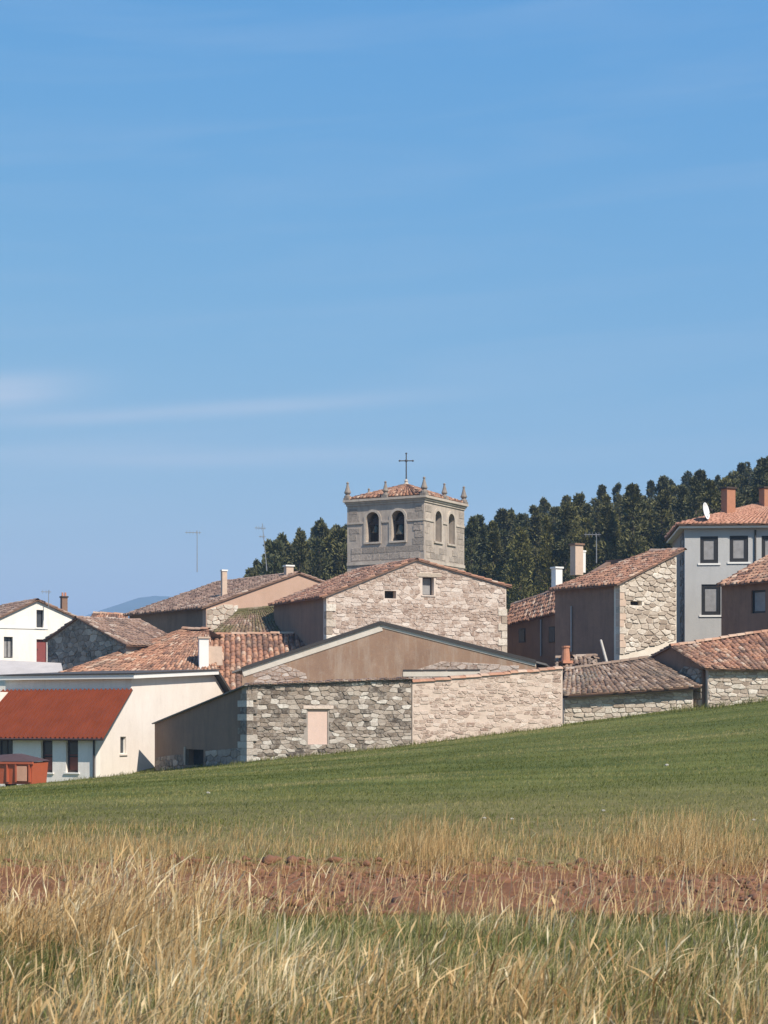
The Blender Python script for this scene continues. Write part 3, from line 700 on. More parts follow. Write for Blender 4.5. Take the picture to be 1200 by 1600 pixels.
    return root
STONE_TOWER = stone('tower_block', [(0, (0.34, 0.285, 0.24)), (.4, (0.41, 0.345, 0.29)), (.8, (0.48, 0.40, 0.335)), (1, (0.57, 0.475, 0.395))], (0.28, 0.235, 0.20), .4)
build_tower()

# ------------------------------------------------------------------ central stone house below the tower
def center_house():
    pl = Plane.px(510, 100, 25)
    hw = pxrect(pl, 660, 902, 678, 930); hs = pxrect(pl, 601, 923, 619, 935)
    H = gable_house('stone_house', 'pale stone gable house with one small window directly below the tower', [(510, 932), (650, 876), (791, 917)], 100, 25, 7.5, 2.2,
                    mortar_warm, tile_orange, dark_plaster, holes=[hrect(hw), hrect(hs)], seed=31, vo=.12, oh=.3)
    stones(H['front'], pl, [(.05, 3.2), (H['w'] - .05, 3.2)] + [(H['P'][2][0] - .05, H['P'][2][1] - .05), (H['P'][1][0], H['P'][1][1] - .08), (.05, H['P'][0][1] - .05)], stone_warm, (.46, .18), .03,
           [rect(hw[0] - .12, hw[1] - .1, hw[2] + .1, hw[3] + .28), rect(hs[0] - .05, hs[1] - .05, hs[2] + .05, hs[3] + .05)], seed=5, jit=.3, proud=(.008, .04))
    window(H['front'], pl, hw, .3, dark_wood, curtain, (0, 0), .05, sill=mortar_warm); dark_opening(H['front'], pl, hs)
    m = MB(); m.box(pl.p(hw[0] - .35, hw[3] + .02, .05), pl.u * (hw[2] - hw[0] + .75), -pl.n * .12, Vector((0, 0, .2))); m.build('lintel', stone_white, H['front'])
    # pale quoins on the corners
    z = 3.0; k = 0
    while z < H['P'][0][1] - .5:
        for u, s_ in ((0, 1), (H['w'], -1)):
            l = .55 if k % 2 else .34
            m = MB(); m.box(pl.p(u - s_ * .025, z + .015, .065), pl.u * s_ * l, -pl.n * .3, Vector((0, 0, .38))); m.build('quoin', stone_white, H['front'])
        z += .41; k += 1
center_house()

# ------------------------------------------------------------------ ochre barn and the walled yard in front
def ochre_barn():
    prof = [(378, 1047), (595, 975), (838, 1036)]
    H = gable_house('ochre_barn', 'barn with ochre plastered gable and thin dark roof behind the long rubble wall', prof, 94, -7, 9, .2, ochre_wall, fibro, tiled=False, oh=.5, vo=.06, cat='barn', roof_th=.09)
    pl, P = H['pl'], H['P']
    # pale band under the verges and bare-stone patch on the right
    for a, b in ((P[0], P[1]), (P[1], P[2])):
        dx, dz = b[0] - a[0], b[1] - a[1]; l = math.hypot(dx, dz); nx, nz = dz / l, -dx / l; k = .34 if a is P[0] else .16
        q = [a, b, (b[0] + nx * k, b[1] + nz * k), (a[0] + nx * k, a[1] + nz * k)]
        lo = a if a[1] < b[1] else b
        v = [pl.p(u, z, o) for o in (.03, -.02) for u, z in q]
        f = [(0, 1, 2, 3), (7, 6, 5, 4), (0, 4, 5, 1), (1, 5, 6, 2), (2, 6, 7, 3), (3, 7, 4, 0)]
        mobj('verge_band', v, f, mortar_white, H['front'])
        # dark verge board on the roof edge
        v = [pl.p(u, z + o2, off) for off in (.10, .065) for u, z, o2 in ((a[0], a[1], -.02), (b[0], b[1], -.02), (b[0], b[1], .15), (a[0], a[1], .15))]
        mobj('verge_board', v, f, fibro_dark, H['front'])
    a, b = pl.uv(640, 1058), pl.uv(812, 1036)
    stones(H['front'], pl, [(a[0], a[1] - .5), (b[0] - .2, a[1] - .5), (b[0], b[1] - .12), (pl.uv(690, 1030)[0], pl.uv(690, 1033)[1]), (a[0] + .3, a[1] + .35)], stone_pink, (.5, .2), .03, seed=9, proud=(.005, .03))
    stones(H['front'], pl, [pl.uv(386, 1074), pl.uv(486, 1074), pl.uv(478, 1052), pl.uv(440, 1036), pl.uv(396, 1052)], stone_pink, (.5, .2), .05, seed=10, proud=(.003, .02), drop=.25)
    for y0, y1, m_, off, nm in ((1046, 1049, fibro_dark, .03, 'shadow_strip'), (1049.5, 1057, mortar_white, .035, 'lintel')):  # dark strip paints the shadowed gap above the pale lintel
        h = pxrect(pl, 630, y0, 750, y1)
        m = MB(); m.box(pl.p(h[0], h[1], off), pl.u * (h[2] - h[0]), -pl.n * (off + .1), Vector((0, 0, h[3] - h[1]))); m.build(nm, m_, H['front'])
    return H
BARN = ochre_barn()

def yard():
    d0 = 80.0; pl = Plane.px(385, d0, 30)
    P = lambda x, y: pl.uv(x, y)
    uM = P(643, 0)[0]; uE = P(879, 0)[0]; c = pl.side(uM / 2, 2)
    # left: rubble shed, mono-pitch roof falling to the back
    root = thing('rubble_shed', 'long grey rubble stone shed with a pink plastered blocked doorway', 'shed', (c[0], c[1], gz(c[0], c[1])))
    zl, zm = P(385, 1072)[1], P(643, 1062)[1]
    door = pxrect(pl, 481, 1108, 512, 1163)
    fw = wall(root, pl, [(0, -.8), (uM, -.3), (uM, zm), (0, zl)], mortar_grey, [hrect(door)], .45)
    stones(fw, pl, [(.02, -.35), (uM - .02, .3), (uM - .02, zm - .02), (.02, zl - .02)], stone_grey, (.38, .16), .02, [rect(door[0] - .06, door[1], door[2] + .06, door[3] + .16)], seed=12, jit=.3, proud=(.01, .06))
    m = MB(); m.box(pl.p(door[0], door[1], -.04), pl.u * (door[2] - door[0]), -pl.n * .1, Vector((0, 0, door[3] - door[1]))); q = m.build('blocked_doorway', patch_wall, fw)
    tag(q, label='doorway filled in with pale pink plaster')
    m = MB(); m.box(pl.p(door[0] - .25, door[3] + .01, .07), pl.u * (door[2] - door[0] + .5), -pl.n * .15, Vector((0, 0, .15))); m.build('lintel', stone_pink, fw)
    L = 9.8; lp = Plane(pl.side(0, L), pl.th - R(90))
    zb = lp.uv(240, 1131)[1]; zf = zl
    win = pxrect(lp, 290, 1171, 318, 1196)
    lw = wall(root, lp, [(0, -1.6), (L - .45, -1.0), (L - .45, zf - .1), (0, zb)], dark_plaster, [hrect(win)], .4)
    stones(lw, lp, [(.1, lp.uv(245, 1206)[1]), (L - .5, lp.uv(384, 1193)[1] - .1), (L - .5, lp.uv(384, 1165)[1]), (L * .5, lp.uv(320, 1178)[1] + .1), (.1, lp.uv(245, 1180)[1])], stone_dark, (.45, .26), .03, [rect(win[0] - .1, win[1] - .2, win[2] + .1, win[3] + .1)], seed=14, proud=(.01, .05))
    dark_opening(lw, lp, win, .3)
    m = MB(); m.box(lp.p(win[0] - .1, win[1], .05), lp.u * .1, -lp.n * .2, Vector((0, 0, win[3] - win[1] + .1))); m.build('jamb', stone_white, lw)
    z = lp.uv(380, 1190)[1]; k = 0
    while z < zf - .4:          # quoins at the sunlit corner
        l = .5 if k % 2 else .3
        m = MB(); m.box(pl.p(-.03, z, .1), pl.u * l, -pl.n * (.62 if k % 2 else .9), Vector((0, 0, .27))); m.build('quoin', stone_grey, fw); z += .29; k += 1
    A_, B_ = pl.p(-.15, zl, .12), pl.p(uM, zm, .12); C_, D_ = pl.p(uM, zb + .2, -L), pl.p(-.15, zb - .02, -L)
    r, n_ = slab(root, A_, B_, C_, D_, .05, fibro)
    # tile edge along the wall top
    v, f, t = [], [], []; u = 0
    while u < uM - .1:
        zz = zl + (zm - zl) * u / uM + .05; k = len(v); dz = random.uniform(-.02, .03); w_ = random.uniform(.2, .26)
        for off in (.22, -.25):
            for g in range(5):
                a = math.pi * g / 4; v.append(pl.p(u + w_ / 2 - math.cos(a) * w_ * .48, zz + dz + math.sin(a) * .08, off))
        f += [(k + g, k + g + 1, k + 6 + g, k + 5 + g) for g in range(4)] + [(k, k + 1, k + 3, k + 4), (k + 1, k + 2, k + 3, k + 3)][:1]; t += [random.random()] * 10; u += w_
    tag(mobj('edge_tiles', v, f, tile_brown, r, tint=t), kind='stuff')
    # right: pinkish yard wall with tile coping
    pr = Plane(pl.side(uM + .02, -.04), R(22)); rc = pr.side(3, .2)
    wr = thing('yard_wall', 'pinkish mortared rubble wall with tile coping right of the grey shed', 'wall', (rc[0], rc[1], gz(*rc)))
    e = pr.uv(879, 1045); poly = [(.0, -.2), (e[0], .9), e, (pr.uv(760, 1052)[0], pr.uv(760, 1056)[1]), (0, pr.uv(645, 1066)[1])]
    w = wall(wr, pr, poly, mortar_pink, (), .45)
    stones(w, pr, [(.05, .35), (e[0] - .05, pr.uv(875, 1138)[1]), (e[0] - .05, e[1] - .05), (.05, pr.uv(645, 1070)[1])], stone_pink, (.38, .16), .045, seed=17, jit=.32, proud=(.002, .03), drop=.12)
    v, f, t = [], [], []; top = [(0, poly[4][1]), poly[3], e]; u = 0
    while u < e[0] - .1:
        i = 0 if u < top[1][0] else 1; a, b = top[i], top[i + 1]; zz = a[1] + (b[1] - a[1]) * (u - a[0]) / (b[0] - a[0]); k = len(v); w_ = random.uniform(.3, .42); dz = random.uniform(-.02, .025)
        for p, q_ in ((u, dz), (u + w_ * 1.1, dz + .02)):
            for g in range(5):
                an = math.pi * g / 4; v.append(pr.p(p, zz + q_ + math.sin(an) * .13, -.22 + math.cos(an) * .3))
        f += [(k + g, k + g + 1, k + 6 + g, k + 5 + g) for g in range(4)]; t += [random.uniform(.5, 1)] * 10; u += w_
    tag(mobj('coping_tiles', v, f, tile_orange, wr, tint=t), kind='stuff')
    return pl, pr
YARD, YARD_R = yard()

# ------------------------------------------------------------------ white cottage with red roof, left
def cottage():
    d0 = 86.0; fp = Plane.px(150, d0, -25); gp = Plane.px(150, d0, 65)
    z0 = fp.uv(150, 1228)[1]; Wf = 7.2; c = fp.side(-Wf / 2, 4)
    root = thing('white_cottage', 'white cottage with red ribbed sheet roof at left of the rubble shed', 'house', (c[0], c[1], z0))
    base = z0 - .8; zeave = fp.uv(150, 1148)[1] + .0
    g = gp.uv; t = .35
    zt = g(205, 1079); zc = g(206, 1060); ztop = g(334, 1054); zb = g(350, 1084); e = gp.uv(351, 1084)[0]
    front_w = [fp.uv(64, 1157), fp.uv(82, 1207)]
    def pr(x0, y0, x1, y1): return pxrect(fp, x0, y0, x1, y1)
    wins = [pr(64, 1157, 82, 1207), pr(103, 1157, 122, 1207), pr(-3, 1155, 20, 1186)]
    w1 = wall(root, fp, rect(-Wf, base, 0, zeave + .02), white_wall, [hrect(h) for h in wins], t)
    vent = pxrect(gp, 188, 1151, 197, 1178)
    zslope = lambda u: zeave + (zt[1] - zeave) * u / zt[0]
    w2 = wall(root, gp, [(t, base), (e, base), (e, zb[1]), (ztop[0], ztop[1]), (zc[0], zc[1]), (zt[0], zt[1]), (t, zslope(t))], cream_wall, [hrect(vent)], t)
    window(w2, gp, vent, .1, white_trim, glass_m, (0, 0), .04, sill=cream_wall)
    for h in wins[:2]:
        u0, a, u1, b = h
        wd = window(w1, fp, h, .14, dark_wood, red_wood, (0, 1), .09, sill=white_trim)
        q = MB(); q.box(fp.p(u0 + .09, a + (b - a) * .56, -.165), fp.u * (u1 - u0 - .18), -fp.n * .012, Vector((0, 0, (b - a) * .44 - .09))); q.build('pane', glass_m, wd)
    window(w1, fp, wins[2], .14, dark_wood, glass_m, (1, 0), .07)
    # back and left closing walls
    back = Plane((gp.p(e, 0).x, gp.p(e, 0).y), R(-25 + 180)); wall(root, back, rect(t, base, Wf, zb[1]), white_wall, (), t)
    lf = Plane((fp.p(-Wf, 0).x - fp.n.x * e, fp.p(-Wf, 0).y - fp.n.y * e), R(-25 - 90)); wall(root, lf, rect(t, base, e - t, zb[1]), white_wall, (), t)
    # clerestory strip above the red roof
    cp = Plane((gp.p(zc[0], 0).x, gp.p(zc[0], 0).y), R(-25)); wall(root, cp, rect(-Wf, zt[1] - .4, -.002, zc[1]), white_wall, (), .2)
    # red ribbed roof
    def fpnt(u, z, back): return fp.p(u, z, -back)
    sl = (zt[1] - zeave) / zt[0]; eo = .30; over = .62
    A_ = fpnt(-Wf - .2, zeave - sl * eo, -eo); B_ = fpnt(over, zeave - sl * eo, -eo); C_ = fpnt(.16, zt[1], zt[0]); D_ = fpnt(-Wf - .2, zt[1], zt[0])
    C_ = fpnt(.10, zt[1], zt[0]); B_ = fpnt(.62, zeave - sl * eo, -eo)
    nrm = ((B_ - A_).cross(D_ - A_)).normalized(); nr = 32; v, f = [], []
    rs, n_ = slab(root, A_ - nrm * .0, B_, C_, D_, .05, fibro_dark)
    for i in range(nr):
        for a, b, h in ((0, .50, 0.0), (.55, .62, .05), (.88, .95, .05), (1.0, 1.0, 0)):
            pass
        prof = [(0, 0), (.5, 0), (.6, .08), (.85, .08), (.95, 0)]
        for s_, h in prof:
            s = (i + s_) / nr
            v.append(A_.lerp(B_, s) + nrm * (.056 + h) - (D_ - A_).normalized() * .03); v.append(D_.lerp(C_, s) + nrm * (.056 + h))
    v.append(B_ + nrm * .056); v.append(C_ + nrm * .056)
    f = [(2 * i, 2 * i + 2, 2 * i + 3, 2 * i + 1) for i in range(len(v) // 2 - 1)]
    mobj('roof_sheet', v, f, red_sheet, rs)
    m = MB(); m.tube(A_ + nrm * .02 + Vector((0, 0, -.02)) + fp.n * .05, B_ + nrm * .02 + Vector((0, 0, -.02)) + fp.n * .05, .05, .05, 8); m.build('gutter', lid_brown, rs)
    m = MB(); m.tube(fp.p(-.06, zeave - .15, .09), fp.p(-.06, z0 - .1, .09), .045, .045, 8); m.tube(fp.p(-.06, zeave - .15, .09), fp.p(-.06, zeave - sl * eo + .02, eo), .045, .045, 8); m.build('downpipe', fibro_dark, root)
    # upper roof: white fascia, rising slightly to the back, then falling
    A2 = fpnt(-Wf - .2, zc[1] - .02, zc[0] - .28); B2 = fpnt(.30, zc[1] - .02, zc[0] - .28); C2 = fpnt(.30, ztop[1], ztop[0]); D2 = fpnt(-Wf - .2, ztop[1], ztop[0])
    r2, n2 = slab(root, A2, B2, C2, D2, .2, white_trim)
    A3, B3, C3, D3 = [q + n2 * .205 for q in (A2, B2, C2, D2)]
    o = fp.n * .05 + fp.u * .05
    slab(r2, A3 + fp.n * .05, B3 + o, C3 + fp.u * .05, D3, .06, fibro_dark, 'roof_edge')
    r3, n3 = slab(root, C2 + n2 * .02, D2 + n2 * .02, fpnt(-Wf - .2, zb[1] - .1, e + .3), fpnt(.3, zb[1] - .1, e + .3), .14, fibro_dark)
    # plinth shadow line is real: a small rendered plinth
    return root
cottage()

# ------------------------------------------------------------------ helper for buildings mostly hidden: walls under a given roof quad
def roofed_block(name, label, A, B, C, D, base, wmat, rmat, cat='house', seed=1, tw=.23, inset=.25, tiled=True, sag=0.0, ridge=True, stone_mat=None, ssize=(.4, .22)):
    """A B C D: eave left/right and ridge right/left of the slope towards the camera; a mirrored slope falls away behind"""
    c = (A + B + C + D) / 4; root = thing(name, label, cat, (c.x, c.y, base))
    if tiled: r = tiled_roof(root, A, B, C, D, rmat, tw=tw, seed=seed, sag=sag, ridge=ridge)
    else: r = slab(root, A, B, C, D, .08, rmat)[0]
    A2, B2 = Vector((2 * D.x - A.x, 2 * D.y - A.y, A.z)), Vector((2 * C.x - B.x, 2 * C.y - B.y, B.z))
    slab(root, B2, A2, D, C, .06, fibro)
    def inn(p, q): return p + (q - p) * (inset / (q - p).length)
    a, b = inn(A, B), inn(B, A); a = inn(a, D); b = inn(b, C); a2, b2 = inn(A2, B2), inn(B2, A2)
    def quadwall(p, q, extra=None, nm='wall'):
        th = math.atan2(q.y - p.y, q.x - p.x); pl = Plane((p.x, p.y), th); l = math.hypot(q.x - p.x, q.y - p.y)
        poly = [(0, base), (l, base), (l, q.z)] + ([extra(l)] if extra else []) + [(0, p.z)]
        return wall(root, pl, poly, wmat, (), .3, nm), pl, poly
    fw = quadwall(a, b)
    b_ = b + (b2 - b).normalized() * .3; a_ = a + (a2 - a).normalized() * .3
    rw = quadwall(b_, b2, lambda l: (l / 2, C.z - .06)); lw = quadwall(a2, a_, lambda l: (l / 2, D.z - .06))
    bw = quadwall(b2 + (a2 - b2).normalized() * .31, a2 + (b2 - a2).normalized() * .31)
    return root, r, fw, lw, rw

# left: low grey shed roof and tile roofs between cottage and the big brown-roofed house
roofed_block('grey_roofed_shed', 'low pale grey sheet roof behind the white cottage at left edge', W(-30, 1060, 103), W(100, 1056, 101), W(96, 1038, 104), W(-30, 1032, 106), 1.0, white_wall, plain('pale_sheet', (0.5, 0.45, 0.42), .8, 0, .4, 1), cat='shed', tiled=False)
rP = roofed_block('tile_roofed_house', 'low house with worn orange tile slope behind the white cottage', W(92, 1054, 99.5), W(345, 1066, 98), W(326, 985, 103), W(286, 984, 104), .8, brown_wall, tile_orange, seed=41, sag=.1)
rQ = roofed_block('channel_tiled_house', 'small house with steep tile slope and pale ridge behind the ochre gable', W(322, 1094, 98.5), W(500, 1090, 98), W(484, 991, 104), W(326, 993, 104.5), .8, brown_wall, tile_orange, seed=43, tw=.3, sag=.05)
rR = roofed_block('mossy_roofed_shed', 'small shed with mossy brown tile roof left of the stone gable house', W(332, 990, 106.5), W(505, 997, 105), W(436, 949, 108), W(372, 955, 108.5), 2.0, brown_wall, tile_moss, cat='shed', seed=47)
c = W(318, 1050, 99.5); chimney(rP[1], (c.x, c.y, c.z), .5, .5, 1.75, white_trim, .2, chim_beige)
c = W(336, 1022, 99.8); 
m = MB(); m.cbox((c.x, c.y, c.z - .6), .75, .5, 1.0, .2, .9); m.build('dormer_block', chim_beige, rQ[1])

# big brown-roofed house on the left (plastered gable, dark side wall)
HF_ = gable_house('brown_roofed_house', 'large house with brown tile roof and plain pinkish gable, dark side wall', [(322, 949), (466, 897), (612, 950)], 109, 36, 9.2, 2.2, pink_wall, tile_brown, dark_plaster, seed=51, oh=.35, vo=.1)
pl = HF_['pl']
a = pl.uv(322, 0)[0]; b = pl.uv(372, 0)[0]
stones(HF_['front'], pl, [(.03, pl.uv(322, 985)[1]), (b, pl.uv(372, 985)[1]), (b, pl.uv(372, 945)[1]), (pl.uv(350, 945)[0], pl.uv(350, 944)[1]), (.03, pl.uv(322, 953)[1])], stone_white, (.5, .3), .03, seed=21)
def on_roof(roof_pts, px, py):
    """point on a roof plane (three points) seen at photo pixel"""
    a, b, c_ = roof_pts; n = (b - a).cross(c_ - a); ray = Vector(((px - 600) / FPX, 1, (YH - py) / FPX)); o = Vector((0, 0, EYE))
    return o + ray * ((a - o).dot(n) / ray.dot(n))
P_ = HF_['P']; rp3 = (pl.p(*P_[0], 0), pl.p(*P_[1], 0), pl.p(*P_[1], -5))
q = on_roof(rp3, 350, 934); chimney(HF_['roof'], (q.x, q.y, q.z - .3), .3, .3, 1.85, chim_beige, .4, white_trim)
q = on_roof(rp3, 455, 896); q = pl.p(P_[1][0] - .35, P_[1][1] - .2, -.5); chimney(HF_['roof'], (q.x, q.y, q.z - .1), .45, .45, .75, chim_beige, .4, white_trim)
q = pl.p(P_[1][0] - .1, P_[1][1], -7.4)
antenna(W(308, 894, q.y), W(308, 829, q.y), 'tall thin television antenna on the brown tile ridge at left', [(.95, .5, 5)])
q = pl.p(P_[1][0], P_[1][1], -2.6)
antenna(W(417, 892, q.y), W(410, 818, q.y), 'television antenna with grid reflector standing before the pines left of tower', [(.9, .35, 4), (.72, .2, 3)], rz=.5)

# ------------------------------------------------------------------ far left: white gable house, dark stone barn, small roof
plG = Plane.px(-58, 112, 30)
hw1 = pxrect(plG, 57, 953, 68, 981); hw2 = pxrect(plG, 6, 995, 20, 1028); hd = pxrect(plG, 57, 999, 73, 1040)
HG = gable_house('white_gable_house', 'white rendered gable house with narrow attic window at far left', [(-58, 993), (58, 939), (122, 968)], 112, 30, 6, 2.0, white_wall, tile_brown, holes=[hrect(hw1), hrect(hw2), hrect(hd)], seed=61, oh=.25, vo=.15)
window(HG['front'], plG, hw1, .2, dark_frame, glass_m, (0, 0), .06, sill=white_trim); window(HG['front'], plG, hw2, .2, dark_frame, curtain, (1, 0), .06)
m = MB(); m.box(plG.p(hd[0], hd[1], -.15), plG.u * (hd[2] - hd[0]), -plG.n * .06, Vector((0, 0, hd[3] - hd[1]))); dd = m.build('door', red_door, HG['front'])
m = MB(); u_ = hd[0] + .1; m.tube(plG.p(u_, hd[1] + 1.0, -.15), plG.p(u_, hd[1] + 1.0, -.08), .03, .03, 6); m.build('handle', iron, dd)
za = plG.uv(20, 982)[1]; m = MB(); m.box(plG.p(.0, za, .04), plG.u * (plG.uv(75, 982)[0]), -plG.n * .1, Vector((0, 0, .1))); m.build('string_course', white_trim, HG['front'])
q = plG.p(*plG.uv(109, 962), -1.0); chimney(HG['roof2'], (q.x, q.y, q.z - .2), .35, .35, 1.35, brown_wall, .5, dark_wood, pot=True)
q = W(76, 950, 114); antenna((q.x, q.y, q.z), W(76, 922, 114), 'small television antenna on the white gable house roof at far left', [(.9, .3, 3)])
plH = Plane.px(74, 107, -48)
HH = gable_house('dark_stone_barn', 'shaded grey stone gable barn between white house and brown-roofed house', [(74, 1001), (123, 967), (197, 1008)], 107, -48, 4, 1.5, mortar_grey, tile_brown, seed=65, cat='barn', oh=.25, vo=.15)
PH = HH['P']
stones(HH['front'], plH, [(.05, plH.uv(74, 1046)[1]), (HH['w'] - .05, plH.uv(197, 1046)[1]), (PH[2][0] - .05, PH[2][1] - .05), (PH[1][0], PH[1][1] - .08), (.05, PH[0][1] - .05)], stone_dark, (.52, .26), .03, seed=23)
roofed_block('red_tiled_outhouse', 'small reddish tile roof seen between the dark barn and brown-roofed house', W(120, 996, 119), W(200, 1000, 118), W(200, 962, 122), W(146, 959, 122), 2.5, white_wall, tile_orange, seed=67)

# ------------------------------------------------------------------ right: tall stone house, grey house, brown house, huts
def right_house():
    pl = Plane.px(968, 95, 36); base = 2.6; L = 4.9
    P = pl.uv; e = P(1057, 866); w = e[0]
    c = pl.side(w / 2, L / 2); root = thing('tall_stone_house', 'tall house with bright white stone front and dark plastered side below the pines', 'house', (c[0], c[1], base))
    slit = pxrect(pl, 985, 939, 1003, 946); zl = P(968, 912)[1]
    fw = wall(root, pl, [(0, base), (w, base), e, (0, zl)], mortar_white, [hrect(slit)], .4)
    zb0 = P(968, 1022)[1]; za0 = P(1057, 1000)[1]
    stones(fw, pl, [(.32, zb0), (w - .04, za0), (e[0] - .04, e[1] - .05), (.32, P(978, 908)[1] - .06)], stone_white, (.55, .25), .045, [hrect(slit)], seed=27, jit=.34, proud=(.02, .08))
    dark_opening(fw, pl, slit, .2)
    z = zb0; k = 0
    while z < zl - .3:
        l = .42 if k % 2 else .3; m = MB(); m.box(pl.p(-.02, z, .05), pl.u * l, -pl.n * .3, Vector((0, 0, .32))); m.build('quoin', chim_beige if k % 3 else stone_white, fw); z += .345; k += 1
    lp = Plane(pl.side(0, L), pl.th - R(90)); zlb = zl
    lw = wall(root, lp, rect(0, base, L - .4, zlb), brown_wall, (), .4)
    m = MB(); q = lp.uv(894, 947); m.tube(lp.p(q[0], q[1], .06), lp.p(q[0], lp.uv(896, 1018)[1], .06), .045, .045, 8); m.build('downpipe', alu, lw)
    rp = Plane(pl.side(w, 0), pl.th + R(90)); wall(root, rp, rect(.4, base, L, e[1]), brown_wall, (), .4)
    bp = Plane(pl.side(w, L), pl.th + R(180)); wall(root, bp, [(.4, base), (w - .4, base), (w - .4, zl), (.4, e[1] - .1)], brown_wall, (), .4)
    dx, dz = e[0], e[1] - zl; l = math.hypot(dx, dz); ux, uz = dx / l, dz / l; oh = .32
    A_ = pl.p(-ux * oh, zl - uz * oh, -L - .15); B_ = pl.p(-ux * oh, zl - uz * oh, .15); C_ = pl.p(e[0] + ux * .5, e[1] + uz * .5, .15); D_ = pl.p(e[0] + ux * .9, e[1] + uz * .9, -L * .55)
    r = tiled_roof(root, A_, B_, C_, D_, tile_orange, seed=71, tw=.24)
    q = on_roof((A_, B_, C_), 901, 893); chimney(r, (q.x, q.y, q.z - .2), .5, .5, 1.6, chim_beige, .5, brown_wall)
    q = on_roof((A_, B_, C_), 911, 889); chimney(r, (q.x, q.y, q.z - .2), .2, .2, 1.1, white_trim, .5)
    q = on_roof((A_, B_, C_), 868, 910); chimney(r, (q.x + .1, q.y + .3, q.z - .3), .42, .42, 1.05, white_trim, .5)
    q = on_roof((A_, B_, C_), 932, 880); antenna((q.x, q.y, q.z), (q.x, q.y, q.z + 1.6), 'thin television antenna on the tall stone house roof', [(.96, .45, 5)], rz=.1)
right_house()

